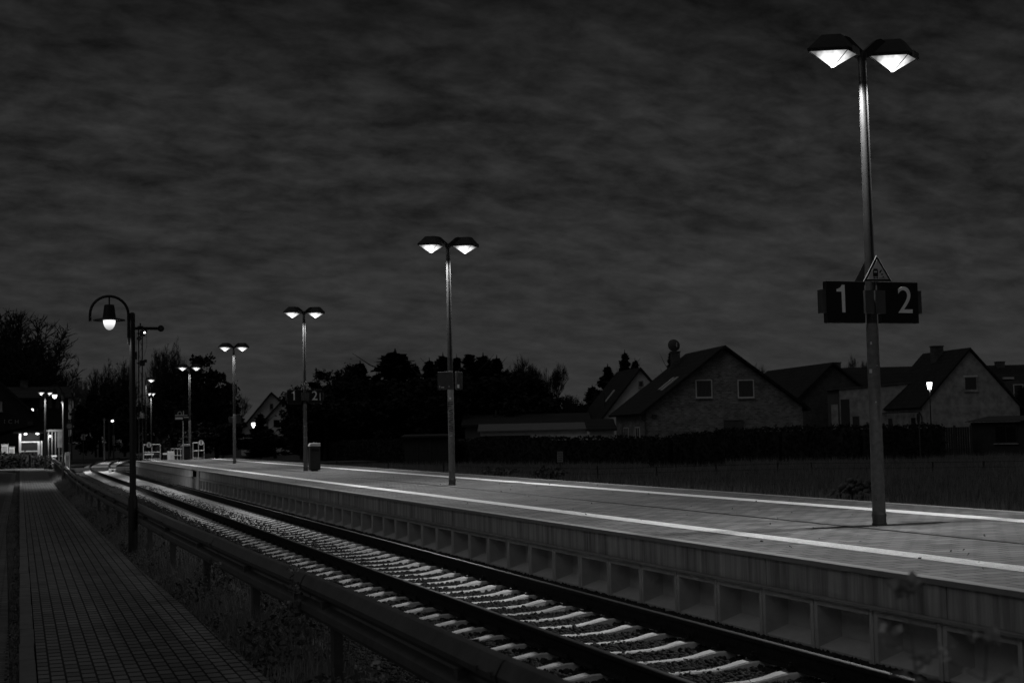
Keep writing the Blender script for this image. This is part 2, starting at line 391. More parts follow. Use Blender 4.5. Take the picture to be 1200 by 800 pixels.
def scatter(protos, P, sz):
    """instances baked into one mesh of stones: P (n,3), sz (n,)"""
    n = len(P); VV = []; FF = []; off = 0
    which = rng.integers(0, len(protos), n)
    for q, (V_, F_) in enumerate(protos):
        I = np.where(which == q)[0]; m = len(I)
        if not m: continue
        a = rng.random(m)*2*np.pi; b = rng.random(m)*2*np.pi
        ca, sa, cb_, sb = np.cos(a), np.sin(a), np.cos(b), np.sin(b)
        X = V_[None, :, 0]*ca[:, None]-V_[None, :, 1]*sa[:, None]; Y = V_[None, :, 0]*sa[:, None]+V_[None, :, 1]*ca[:, None]; Z = np.repeat(V_[None, :, 2], m, 0)
        Y2 = Y*cb_[:, None]-Z*sb[:, None]; Z2 = Y*sb[:, None]+Z*cb_[:, None]
        A = np.stack([X, Y2, Z2], -1)*sz[I][:, None, None] + P[I][:, None, :]
        VV.append(A.reshape(-1, 3)); k = len(V_)
        FF.append((F_[None]+(np.arange(m)*k)[:, None, None]+off).reshape(-1, 3)); off += m*k
    return np.concatenate(VV), np.concatenate(FF)
protos = [rock_proto(s) for s in range(6)]
def stones(n, y0, y1, x0, x1, smin, smax, ybias=1.0):
    t = rng.random(n)**ybias; Y = y0+(y1-y0)*t; X = x0+(x1-x0)*rng.random(n)
    zt = np.interp(X-5.455, offs, zz)
    s_ = smin+(smax-smin)*rng.random(n)
    P = np.stack([X, Y, zt+rng.random(n)*.014], 1); return P, s_
P1, s1 = stones(42000, 8.0, 27, 2.9, 7.22, .02, .036, 1.25)
P2, s2 = stones(20000, 27, 70, 3.3, 7.2, .03, .045, 1.2)
ok = lambda P: np.ones(len(P), bool)
Vv, Ff = scatter(protos, np.concatenate([P1, P2]), np.concatenate([s1, s2]))
stuff(npmesh('ballast_stones', Vv, Ff, 'stone_dark'), 'dark angular ballast stones between and beside the concrete sleepers', 'ballast')

# ------------------------------------------------------------------ railway track
trk = thing('railway_track', 'railway track of dark rails on pale concrete sleepers beside the platform', 'railway track', (5.455, 0, -.24))
prof = [(-.0625, -.172), (.0625, -.172), (.0625, -.160), (.012, -.145), (.009, -.045), (.034, -.034), (.034, -.003), (.026, 0), (-.026, 0), (-.034, -.003), (-.034, -.034), (-.009, -.045), (-.012, -.145), (-.0625, -.160)]
def rail(side):
    m = MB(); vs = []; Y_ = [-10+6*i for i in range(18)] + [98+3*i for i in range(26)]
    for Y in Y_: vs += [(cx_track(Y)-5.455+side*.753+a, Y, b+.24) for a, b in prof]
    n = len(prof); fs = [tuple(range(n)), tuple((len(Y_)-1)*n+q for q in range(n-1, -1, -1))]
    for i in range(len(Y_)-1):
        for q in range(n): fs.append((i*n+q, (i+1)*n+q, (i+1)*n+(q+1)%n, i*n+(q+1)%n))
    m.add(vs, fs); ro = m.build('rail', 'rusty_steel', trk)
    m = MB(); vs = []
    for Y in Y_: vs += [(cx_track(Y)-5.455+side*.753+a, Y, b+.24) for a, b in ((-.024, .0003), (.024, .0003), (.022, .0016), (-.022, .0016))]
    m.add(vs, [(0, 1, 2, 3)]+[(i*4+q, (i+1)*4+q, (i+1)*4+(q+1) % 4, i*4+(q+1) % 4) for i in range(len(Y_)-1) for q in range(4)])
    m.build('running_surface', 'rail_head', ro); return ro
rail(-1); rail(1)
def sleeper_mb(Y=0, cx=0):
    xs_ = [(-1.30, .0, .135), (-1.22, .012, .14), (-1.08, .03, .15), (-.95, .052, .165), (-.88, .062, .17), (-.62, .062, .17), (-.55, .056, .165), (-.42, .028, .145), (-.28, .010, .13), (0, .004, .125)]
    xs_ = xs_ + [(-a, b, c) for a, b, c in xs_[-2::-1]]
    m = MB(); vs = []
    for x, z, wd in xs_:
        wd *= .88; vs += [(cx+x, Y-wd/2-.03, -.12), (cx+x, Y-wd/2, z-.012), (cx+x, Y-wd/2+.014, z), (cx+x, Y+wd/2-.014, z), (cx+x, Y+wd/2, z-.012), (cx+x, Y+wd/2+.03, -.12)]
    n = 6; fs = [tuple(range(n-1, -1, -1)), tuple((len(xs_)-1)*n+q for q in range(n))]
    for i in range(len(xs_)-1):
        for q in range(n): fs.append((i*n+q, i*n+(q+1)%n, (i+1)*n+(q+1)%n, (i+1)*n+q))
    return m.add(vs, fs)
# local z 0 of the sleeper = its lowest top
sl_me = None; y0s = 11.97 - 6*.646
fasten_me = None
for i in range(100):
    Y = y0s+i*.646
    if sl_me is None:
        o = sleeper_mb().build('sleeper', 'sleeper_concrete', trk, smooth=True, bevel=0); sl_me = o.data
    else:
        o = bpy.data.objects.new('sleeper', sl_me); COL.objects.link(o); o.parent = trk
    o.location = (rnd.uniform(-.008, .008), Y+rnd.uniform(-.012, .012), .006); o.rotation_euler = (0, 0, R(rnd.uniform(-.5, .5)))
    if i < 45:
        for sd in (-.753, .753):
            if fasten_me is None:
                f = MB(); f.box(-.15, .15, -.06, .06, .05, .066)
                for q in (-1, 1):
                    f.box(q*.075-.022, q*.075+.022, -.055, .055, .06, .085)
                    f.tube([(q*.085, 0, .06), (q*.085, 0, .135)], .012, 6); f.lathe([(.024, .095), (.024, .112)], (q*.085, 0, 0), 6)
                    f.tube([(q*.085, -.045, .09), (q*.06, -.045, .10), (q*.06, .045, .10), (q*.085, .045, .09)], .008, 5)
                fo = f.build('rail_fastening', 'rusty_steel', o); fasten_me = fo.data
            else:
                fo = bpy.data.objects.new('rail_fastening', fasten_me); COL.objects.link(fo); fo.parent = o
            fo.location = (sd, 0, 0)
m = MB(); Y = y0s+100*.646
while Y < 170:
    q = sleeper_mb(Y, cx_track(Y)-5.455); m.add([(a, b, c+.006) for a, b, c in q.v], q.f); Y += .646
stuff(m.build('sleeper', 'sleeper_concrete', trk))
# second line leaving behind the crossing
def side_track(name, label, f, y0, y1):
    t = thing(name, label, 'railway track', (f(y0), y0, -.24))
    for sd in (-.753, .753):
        m = MB(); vs = []; Y_ = list(np.arange(y0, y1, 3.0))
        for Y in Y_: vs += [(f(Y)-f(y0)+sd+a, Y-y0, b+.24) for a, b in prof]
        n = len(prof); fs = [tuple(range(n)), tuple((len(Y_)-1)*n+q for q in range(n-1, -1, -1))]
        for i in range(len(Y_)-1):
            for q in range(n): fs.append((i*n+q, (i+1)*n+q, (i+1)*n+(q+1)%n, i*n+(q+1)%n))
        m.add(vs, fs).build('rail', 'rusty_steel', t)
    m = MB(); Y = y0+.5
    while Y < y1-1:
        q = sleeper_mb(Y-y0, f(Y)-f(y0)); m.add([(a, b, c+.006) for a, b, c in q.v], q.f); Y += .646
    stuff(m.build('sleeper', 'sleeper_concrete', t))
    return t
side_track('railway_track', 'second railway track curving off beyond the level crossing', lambda Y: 10.4+2.2*math.sin((Y-112)/17.0)+.03*(Y-112), 112, 165)
bb = MB(); vs = []
Y_ = list(np.arange(106, 168, 4.0))
for Y in Y_:
    c_ = 10.4+2.2*math.sin((Y-112)/17.0)+.03*(Y-112)
    vs += [(c_-2.4, Y, -.36), (c_-1.7, Y, -.243), (c_+1.7, Y, -.243), (c_+2.4, Y, -.36)]
bb.add(vs, [(j*4+i, j*4+i+1, j*4+i+5, j*4+i+4) for j in range(len(Y_)-1) for i in range(3)])
struct(bb.build('ballast_bed', 'ballast'))
struct(MB().box(2.2, 30, 107, 111.5, -.2, -.012).build('crossing_road', 'crossing_panel'))

# ------------------------------------------------------------------ platform
PZ = .59; PX0, PX1 = 7.17, 13.66; PY0, PY1 = 1.0, 98.0
plat = thing('station_platform', 'long paved station platform with white edge lines and concrete side', 'platform', (PX0, 0, -.3))
def P_(mb): mb.v = [(a-PX0, b, c+.3) for a, b, c in mb.v]; return mb
# ramp-free deck (paving) between the copings
P_(MB().box(PX0+.143, PX1-.143, PY0, PY1, .40, PZ-.004)).build('paving', 'platform_pavers', plat)
P_(MB().box(PX0, PX0+.138, PY0, PY1, PZ-.052, PZ)).build('coping', 'coping_concrete', plat, bevel=.006)
P_(MB().box(PX1-.138, PX1, PY0, PY1, PZ-.052, PZ)).build('coping', 'coping_concrete', plat, bevel=.006)
def line(xc, wd):
    m = MB(); y = PY0
    while y < PY1-.3:
        m.box(xc-wd/2, xc+wd/2, y+.003, y+.297, PZ-.002, PZ+.0015)
        if 6 < y < 22:
            for q in range(5):
                xx = xc-wd/2+.04+q*(wd-.08)/4; m.box(xx-.011, xx+.011, y+.01, y+.29, PZ+.0015, PZ+.005)
        y += .3
    return P_(m).build('white_line', 'white_paint', plat)
line(8.29, .31); line(12.36, .36)
P_(MB().box(10.0, 10.075, PY0, PY1, PZ-.003, PZ+.001)).build('drain_channel', 'black_metal', plat)
# a slot in the coping line
bmn = MB(); y = PY0
while y < 61.4:
    bmn.box(PX0+.03, PX0+.33, y+.008, y+2.992, .268, PZ-.052); y += 3.0
P_(bmn).build('edge_beam', 'beam_concrete', plat, bevel=.006)
y = PY0; ld = MB()
while y < 61.4:
    ld.box(PX0-.03, PX0+.33, y+.003, y+2.997, .236, .268); y += 3.0
P_(ld).build('ledge', 'coping_concrete', plat, bevel=.005)
pn_me = None
offp = 14.59/1.0 - 3.22        # joints of the wall elements
for i in range(52):
    Y = 9.05+i*1.005
    if pn_me is None:
        m = MB()
        a = .004; b_ = 1.001; X0 = .0; X1 = .30
        a = .009; b_ = .996
        m.box(X0, X1, a, a+.055, 0, .535)             # side cheeks
        m.box(X0, X1, b_-.055, b_, 0, .535)
        m.box(X0, X1, a+.055, b_-.055, .475, .535)    # head
        m.box(X1-.04, X1, a+.055, b_-.055, 0, .475)   # back
        m.add([(X0+.01, a+.055, .085), (X1-.04, a+.055, .165), (X1-.04, b_-.055, .165), (X0+.01, b_-.055, .085), (X0+.02, a+.055, -.05), (X1-.04, a+.055, -.05), (X1-.04, b_-.055, -.05), (X0+.02, b_-.055, -.05)],
              [(0,1,2,3),(7,6,5,4),(0,4,5,1),(1,5,6,2),(2,6,7,3),(3,7,4,0)])
        o = m.build('wall_panel', 'panel_concrete', plat, bevel=.006); pn_me = o.data
    else:
        o = bpy.data.objects.new('wall_panel', pn_me); COL.objects.link(o); o.parent = plat
        b = o.modifiers.new('bevel', 'BEVEL'); b.width = .006; b.segments = 2; b.limit_method = 'ANGLE'
    o.location = (.012, Y, 0)
m = MB().box(PX0+.02, PX0+.3, 1, 9.04, -.3, .235); P_(m).build('wall_panel', 'panel_concrete', plat)
m = MB(); m.box(PX0+.03, PX0+.3, 62.2, PY1, -.3, PZ-.052)
y = 62.3
while y < 97.5: m.box(PX0+.005, PX0+.03, y, y+.12, -.3, .22); y += .42
m.box(PX0-.02, PX0+.03, 62.2, PY1, .225, .262)
P_(m).build('end_wall', 'panel_concrete', plat)
m = MB(); m.box(PX0-.02, PX0+.35, 61.35, 62.15, -.3, PZ-.052); P_(m).build('buttress', 'coping_concrete', plat)
P_(MB().box(PX1-.3, PX1-.03, PY0, PY1, -.35, PZ-.053)).build('back_wall', 'panel_concrete', plat)
P_(MB().box(PX0+.33, PX1-.3, PY1-.3, PY1-.01, -.35, .40)).build('head_wall', 'panel_concrete', plat)
# leaves and litter on the paving
nl = 170; Pn = np.stack([PX0+.3+rng.random(nl)*6, 8+rng.random(nl)**1.6*45, np.full(nl, PZ+.006)], 1)
# ------------------------------------------------------------------ lamp posts
def lantern(par, dx, ztop, lens='lantern_lens', s=1.0):
    """rectangular lantern with hipped hood and inverted pyramid lens; origin of the hood at the post"""
    L2, W2 = .29*s, .15*s
    h = MB(); zb = ztop
    PL = [(-.36, -.015), (.10, -.235), (.37, -.05), (.37, .05), (.10, .235), (-.36, .015)]      # kite-shaped in plan
    n = 6; vs = [(dx+a*.97*s, b*.97*s, zb) for a, b in PL]+[(dx+a*s, b*s, zb+.04) for a, b in PL]+[(dx+(a*.46+.02)*s, b*.5*s, zb+.235) for a, b in PL]
    h.add(vs, [tuple(range(5, -1, -1)), tuple(range(12, 18))]+[(k*6+i, k*6+(i+1) % 6, k*6+6+(i+1) % 6, k*6+6+i) for k in (0, 1) for i in range(6)])
    hood = h.build('lamp_hood', 'black_metal', par, bevel=.006)
    l = MB()
    l.add([(a*.92*s, b*.92*s, 0) for a, b in PL]+[(a*.07*s, b*.1*s, -.18*s) for a, b in PL], [tuple(range(6)), tuple(range(11, 5, -1))]+[(i, i+6, (i+1) % 6+6, (i+1) % 6) for i in range(6)])
    lo = l.build('lamp_lens', lens, hood); lo.location = (dx, 0, zb-.003)
    c = MB()   # clasp and lens rim
    for sg in (-1, 1):
        c.add([(dx+x*s, sg*y*s, zb+z) for z in (-.035, .055) for x, y in ((.16, .235), (.34, .095), (.35, .11), (.17, .25))], [(0,1,2,3), (7,6,5,4), (0,4,5,1), (1,5,6,2), (2,6,7,3), (3,7,4,0)])
    for a in PL: c.tube([(dx+a[0]*.95*s, a[1]*.95*s, zb-.004), (dx+a[0]*.07*s, a[1]*.1*s, zb-.183*s)], .006, 5)
    c.build('lens_frame', 'dull_metal', hood)
    q_ = lamp(hood, (dx, 0, zb-.215*s), LAMP, .05, 155); q_.scale = (.5, 1, 1)   # the optics throw along the platform
    return hood
def lamp_post(loc, label, h=6.12, both=True, rz=0):
    """platform post; loc on the deck"""
    t = thing('lamp_post', label, 'lamp post', loc, rz, 'twin lamp posts along the platform' if both else None)
    p = MB(); p.tube([(0, 0, 2.55), (0, 0, h)], [.069, .052], 20)
    p.build('pole', 'galvanised', t, smooth=True)
    p = MB(); p.tube([(0, 0, 0), (0, 0, 2.55), (0, 0, 2.6)], [.086, .077, .069], 24); p.build('lower_pole', 'galvanised_bounce_lit', t, smooth=True)
    c = MB(); c.lathe([(.095, 0), (.095, .03), (.089, .04), (.089, .11), (.093, .12), (.093, .14), (.087, .15)], (0, 0, 0), 20)
    for k in range(4):
        a = math.pi/4+k*math.pi/2
        c.tube([(math.cos(a)*.08, math.sin(a)*.08, .33), (math.cos(a)*.115, math.sin(a)*.115, .33)], .012, 8)
    c.build('collar', 'dull_metal', t, smooth=True)
    zt = h
    a_ = MB()
    sides = (-1, 1) if both else (1,)
    a_.lathe([(.062, h-.06), (.062, h+.02), (.05, h+.06)], (0, 0, 0), 16)
    for s_ in sides:
        a_.prism([(s_*.0, h-.05), (s_*.20, h+.03), (s_*.36, h+.19), (s_*.27, h+.24), (s_*.20, h+.22), (0, h+.05)], -.045, .045, 'Y')
    a_.build('arm', 'black_metal', t)
    for s_ in sides: lantern(t, s_*.455, h+.005)
    return t
PB = [(10.45, 15.86), (10.42, 34.92), (10.46, 54.83), (10.7, 75.83), (10.74, 97.0)]
posts = [
 lamp_post((PB[0][0], PB[0][1], PZ), 'tallest twin-headed lamp post nearest the camera, two warning triangles on its pole'),
 lamp_post((PB[1][0], PB[1][1], PZ), 'twin-headed lamp post with two grey information boards and scrawled dark marks on its pole'),
 lamp_post((PB[2][0], PB[2][1], PZ), 'twin-headed lamp post with a litter bin standing against its foot'),
 lamp_post((PB[3][0], PB[3][1], PZ), 'slim twin-headed lamp post with two small plain boxes halfway up, left of the bin'),
 lamp_post((PB[4][0], PB[4][1], PZ), 'farthest twin-headed platform lamp post, beside the small pictogram sign at the platform end'),
]
lamp_post((PB[0][0]+.3, -3.6, PZ), 'twin-headed lamp post of the platform behind the viewpoint') if False else None
# graffiti on the second post's pole, stickers on the first
def on_pole(par, name, m, items, r_):
    b = MB()
    for z, a0, a1, hh, tilt in items:
        n = 6; vs = []
        for i in range(n+1):
            a = a0+(a1-a0)*i/n; zz_ = z+tilt*(i/n-.5)
            vs += [(r_*math.cos(a), r_*math.sin(a), zz_-hh/2), (r_*math.cos(a), r_*math.sin(a), zz_+hh/2), ((r_-.004)*math.cos(a), (r_-.004)*math.sin(a), zz_+hh/2), ((r_-.004)*math.cos(a), (r_-.004)*math.sin(a), zz_-hh/2)]
        fs = [(i*4+k_, i*4+(k_+1)%4, i*4+4+(k_+1)%4, i*4+4+k_) for i in range(n) for k_ in range(4)] + [(0, 1, 2, 3), (n*4+3, n*4+2, n*4+1, n*4)]
        b.add(vs, fs)
    return b.build(name, m, par)
view = R(-113)      # azimuth on the pole that faces the camera
gi = []
for k in range(15):
    z = 1.38+k*.052; gi.append((z, view-1.0+rnd.uniform(0, .8), view+rnd.uniform(.2, 1.1), rnd.uniform(.012, .03), rnd.uniform(-.05, .05)))
on_pole(posts[1], 'scrawl', 'sign_black', gi, .085)
on_pole(posts[1], 'sticker', 'sticker', [(2.20, view-.3, view+.3, .05, 0), (1.25, view-.4, view+.5, .012, .01)], .083)
on_pole(posts[0], 'sticker', 'sticker', [(2.34, view-.55, view-.3, .035, 0), (1.98, view-.9, view-.45, .05, 0), (1.58, view-.1, view+.05, .02, 0), (2.05, view+.3, view+.45, .012, 0)], .085)
on_pole(posts[2], 'sticker', 'sticker', [(1.72, view-.7, view+.7, .02, 0), (1.3, view-.2, view+.2, .03, 0), (1.05, view-.5, view+.1, .015, 0)], .087)
# ------------------------------------------------------------------ signs on the posts
def number_sign(post, side, txt, label, xo, bar=False):
    """black number board on one side of a post"""
    px_, py_ = post.location.x, post.location.y
    t = thing('platform_number_sign', label, 'sign', (px_+side*.405, py_, PZ+2.60), 0, 'black number boards on the posts')
    a = -side
    m = MB().box(-.28, .28, -.05, .05, 0, .54); m.build('board', 'sign_black', t, bevel=.006)
    b = MB(); b.box(-.345, .345, .05, .075, .13, .43); b.box(*((.28, .345) if side > 0 else (-.345, -.28)), -.03, .049, .13, .43)
    b.build('bracket', 'plate_grey', t)
    for bk in (0, 1):
        if txt == '1': n = MB().prism([(.022, 0), (.022, .355), (-.02, .355), (-.038, .325), (-.075, .305), (-.10, .30), (-.10, .268), (-.026, .268), (-.026, 0)], -.002, .002)
        else: n = text_mb(txt, .50, .002); n.xf(UPR)
        n.xf(Matrix.Rotation(math.pi*bk, 4, 'Z') @ Matrix.Translation((xo, -.053, .135)))
        n.build('number', 'sign_grey', t)
    if bar: MB().box(xo+.20, xo+.225, -.056, -.052, .11, .40).build('letter_bar', 'sign_grey', t)
    return t
number_sign(posts[0], -1, '1', 'large black board with a pale 1, on the left of the nearest pole', -.04)
number_sign(posts[0], 1, '2', 'large black board with a pale 2, on the right of the nearest pole', .075)
number_sign(posts[2], -1, '1', 'distant small board with a pale 1, left of the pole by the litter bin', -.02)
number_sign(posts[2], 1, '2', 'distant small board with a pale 2 and stroke, directly above the litter bin', -.03, True)
def clamp_box(post):
    m = MB(); m.box(-.15, -.078, -.06, .07, 2.72, 3.02); m.box(.078, .15, -.06, .07, 2.72, 3.02); m.box(-.15, -.02, -.10, -.061, 2.72, 3.02); m.box(.0, .15, -.10, -.061, 2.72, 3.02)
    m.build('clamp', 'plate_grey', post)
clamp_box(posts[0]); clamp_box(posts[2])
def triangle(post, dx, dy, z, ang, label, picto, size=.40):
    t = thing('warning_sign', label, 'warning sign', (post.location.x+dx, post.location.y+dy, PZ+z), ang, 'warning triangles on the posts')
    s = size; hgt = s*.866
    def tri(sc, y0, y1, cz):
        return MB().prism([(-s/2*sc, cz-hgt/3*sc), (s/2*sc, cz-hgt/3*sc), (0, cz+hgt*2/3*sc)], y0, y1)
    m = tri(1.0, -.006, .006, hgt/3); m.build('rim', 'sign_rim' if dy < 0 else 'sign_black', t, bevel=.004)
    m = tri(.94, -.009, -.006, hgt/3); m.build('border', 'sign_black', t)
    m = tri(.74, -.0115, -.009, hgt/3); m.build('face', 'sign_yellow', t)
    MB().box(-.03, .03, .0085, abs(dy)+.02, .08, .14).build('bracket', 'black_metal', t)
    m = tri(.97, .006, .0085, hgt/3); m.build('back', 'sign_black', t)
    if picto:
        p = MB(); Yp0, Yp1 = -.0135, -.0115
        p.box(-.065, .005, Yp0, Yp1, .065, .15); p.box(-.055, .0, Yp0, Yp1, .15, .165)            # train front
        p.box(-.06, -.045, Yp0, Yp1, .035, .06); p.box(-.015, 0, Yp0, Yp1, .035, .06); p.box(-.05, -.01, Yp0, Yp1, .04, .048)
        p.add([(x, y, z_) for y in (Yp0, Yp1) for x, z_ in ((.02, .12), (.05, .155), (.06, .145), (.035, .105))], [(0,1,2,3),(7,6,5,4),(0,4,5,1),(1,5,6,2),(2,6,7,3),(3,7,4,0)])
        p.box(.045, .075, Yp0, Yp1, .085, .10); p.box(.065, .085, Yp0, Yp1, .055, .068); p.box(.01, .10, Yp0, Yp1, .038, .045)
        p.box(.03, .045, Yp0, Yp1, .125, .14)
        p.build('pictogram', 'sign_black', t)
        MB().box(-.05, -.01, -.0145, -.0135, .115, .135).build('windscreen', 'sign_yellow', t)
    return t
triangle(posts[0], .015, -.14, 3.13, R(-8), 'bright-rimmed warning triangle with train pictogram, front one on the nearest post', True)
triangle(posts[0], .03, .14, 3.11, R(172), 'dark reversed warning triangle seen from behind, back one on the nearest post', True)
triangle(posts[2], .02, -.13, 3.13, R(-8), 'small dark warning triangle above the distant number boards', True)
def board(post, dx, dy, z, w_, h_, ang, label, extra):
    t = thing('information_board', label, 'information board', (post.location.x+dx, post.location.y+dy, PZ+z), ang, 'grey boards on the posts')
    MB().box(-w_/2, w_/2, -.03, .03, 0, h_).build('panel', 'plate_grey', t, bevel=.005)
    extra(t); return t
def ex1(t):
    MB().box(-.11, -.03, -.034, -.030, .05, .075).build('label_strip', 'sticker', t); MB().box(-.15, -.135, -.034, -.030, .05, .11).build('label_strip', 'sticker', t)
    MB().box(.09, .105, -.034, -.030, .06, .10).build('label_strip', 'sticker', t)
board(posts[1], -.17, -.13, 2.42, .40, .46, R(-28), 'left grey information board on the lamp post with dark scrawl', ex1)
board(posts[1], .20, -.09, 2.42, .26, .46, R(38), 'right narrow grey information board on the lamp post with dark scrawl', lambda t: MB().box(-.12, -.03, -.034, -.030, .04, .13).build('label_strip', 'white_frame', t))
t = thing('post_number_plate', 'tiny pale upright plate fixed above the two grey information boards', 'plate', (posts[1].location.x-.02, posts[1].location.y-.10, PZ+2.68), R(-15))
MB().box(-.05, .05, -.012, .01, 0, .18).build('plate', 'sticker', t); MB().box(-.03, .03, -.015, -.012, .03, .15).build('mark', 'sign_black', t)
board(posts[3], -.20, -.11, 2.15, .22, .3, R(-20), 'left plain grey box on the slim lamp post left of the bin', lambda t: None)
board(posts[3], .20, -.10, 2.12, .30, .46, R(15), 'right plain grey box on the slim lamp post left of the bin', lambda t: None)
# litter bins
def bin_(loc, label, w_=.40, h_=.95, cat='litter bin'):
    t = thing('litter_bin', label, cat, loc, 0, 'square bins on the platform')
    MB().box(-w_/2, w_/2, -.19, .19, .04, h_).build('body', 'bin_grey', t, bevel=.012)
    m = MB(); m.prism([(-w_/2-.02, h_+.0), (w_/2+.02, h_+.0), (w_/2-.01, h_+.12), (-w_/2+.03, h_+.12)], -.2, .2); m.build('lid', 'pale_metal', t, bevel=.01)
    MB().box(-w_/2+.06, w_/2-.06, -.196, -.188, h_-.2, h_-.1).build('opening', 'sign_black', t)
    MB().box(-.12, .12, -.12, .12, 0, .04).build('foot', 'black_metal', t)
    return t
bin_((10.66, 54.1, PZ), 'square dark litter bin with pale lid at the foot of the post with number boards')
bin_((10.40, 96.2, PZ), 'square grey bin with pale lid near the far end of the platform', .5, .9)
# pictogram sign at the platform end
t = thing('pictogram_sign', 'small white pictogram sign on a thin pole at the platform end', 'sign', (10.15, 95.6, PZ), 0)
MB().tube([(0, 0, 0), (0, 0, 2.55)], .035, 8).build('pole', 'pale_metal', t)
MB().box(-.55, .36, -.03, .03, 2.62, 3.30).build('board', 'sign_black', t)
m = MB(); m.box(-.52, .30, -.036, -.031, 2.90, 2.945); m.box(-.50, -.02, -.036, -.031, 2.66, 2.80); m.box(.04, .36, -.036, -.031, 2.76, 2.82)
m.tube([(-.33, -.034, 2.96), (-.33, -.034, 3.08), (-.27, -.034, 3.16), (-.17, -.034, 3.16), (-.11, -.034, 3.08), (-.11, -.034, 2.96)], .02, 6); m.box(.0, .05, -.036, -.031, 2.96, 3.22)
m.build('pictogram', 'white_frame', t)
MB().box(.05, .62, -.02, .02, 2.98, 3.04).build('bracket', 'dull_metal', t)
# railings with round signs at the end of the platform
def railing(p0, p1, h, n, label, disc=None):
    d = Vector(p1)-Vector(p0); L = d.length; t = thing('railing', label, 'railing', p0, math.atan2(d.y, d.x), 'railings at the platform end')
    m = MB()
    for z in (.08, h*.52, h): m.tube([(0, 0, z), (L, 0, z)], .024, 8)
    m.build('rails', 'pale_metal', t)
    m = MB()
    for i in range(n): m = MB(); m.tube([(L*i/(n-1), 0, 0), (L*i/(n-1), 0, h)], .024, 8); m.build('post', 'pale_metal', t)
    return t
def disc_sign(loc, label, r_=.2):
    t = thing('round_sign', label, 'sign', loc, 0, 'round signs on the railings')
    q = MB(); q.lathe([(r_, 0), (r_, .012)], n=28); q.xf(Matrix.Rotation(R(90), 4, 'X')); q.build('disc', 'white_frame', t)
    q = MB(); n = 28
    vs = [(rr*math.cos(2*math.pi*k/n), -.016, rr*math.sin(2*math.pi*k/n)) for rr in (r_, r_*.86) for k in range(n)]
    q.add(vs, [(k, (k+1) % n, n+(k+1) % n, n+k) for k in range(n)]); q.build('rim', 'sign_black', t)
    MB().box(-.035, .035, -.017, -.012, -.12, .07).build('figure', 'sign_black', t); MB().box(-.03, .03, -.017, -.012, .085, .13).build('figure_head', 'sign_black', t)
    return t
a = atY(168.3, 537, 97.2); b = atY(188, 537, 97.2)
railing((a.x, 97.4, PZ), (b.x, 97.4, PZ), 1.05, 3, 'left pale pipe railing with three posts at the platform end')
disc_sign((atY(175, 520, 97).x, 97.3, PZ+1.02), 'left round white sign with a dark figure on the platform-end railing', .2)
a = atY(227, 537, 97.2); b = atY(240, 537, 97.2)
railing((a.x, 97.6, PZ), (b.x, 97.6, PZ), 1.1, 3, 'right pale pipe railing next to the bin at the platform end')
disc_sign((atY(236.6, 519, 97).x, 97.5, PZ+1.1), 'right round white sign with a dark figure on the platform-end railing', .2)
railing((atY(204, 537, 101).x, 103, .35), (atY(216, 536, 98).x, 98.3, PZ), .95, 5, 'sloping railing along the ramp behind the grey bin')

# ------------------------------------------------------------------ crash barrier along the path
GP = [(2.05, -6), (2.04, 2), (2.03, 5.0), (2.015, 6.5), (2.0, 8.8), (1.97, 10.62), (1.92, 12.35), (1.88, 14.92), (1.82, 18), (1.79, 20.5), (1.755, 25.3), (1.70, 30.2), (1.66, 35.2), (1.65, 40.8), (1.68, 50), (1.84, 62), (1.95, 75), (2.08, 90), (2.15, 104)]
def gx(Y):
    return float(np.interp(Y, [p[1] for p in GP], [p[0] for p in GP]))
bar = thing('crash_barrier', 'long grey steel crash barrier between the brick path and the track', 'crash barrier', (2.0, 5, .1))
def frame_at(Y):
    d = Vector((gx(Y+.6)-gx(Y-.6), 1.2, 0)).normalized(); return Vector((gx(Y), Y, 0)), Vector((d.y, -d.x, 0))
gp = [(0, 0), (-.016, -.001), (-.036, -.004), (-.052, -.018), (-.080, -.070), (-.074, -.100), (-.010, -.140), (-.004, -.155), (-.010, -.17), (-.060, -.188), (-.076, -.202), (-.080, -.245), (-.066, -.272), (-.012, -.298), (0, -.31)]
gp2 = gp + [(a+.006, b) for a, b in gp[::-1]]
m = MB(); Ys_ = list(np.arange(-6, 103, 1.0)); vs = []
for Y in Ys_:
    p, nrm = frame_at(Y)
    for a, b in gp2: q = p+nrm*a; vs.append((q.x-2.0, q.y-5, .893+b-.1))
n = len(gp2); fs = [tuple(range(n)), tuple((len(Ys_)-1)*n+q for q in range(n-1, -1, -1))]
for i in range(len(Ys_)-1):
    for q in range(n): fs.append((i*n+q, (i+1)*n+q, (i+1)*n+(q+1) % n, i*n+(q+1) % n))
m.add(vs, fs); m.build('beam', 'barrier_steel', bar, smooth=True)
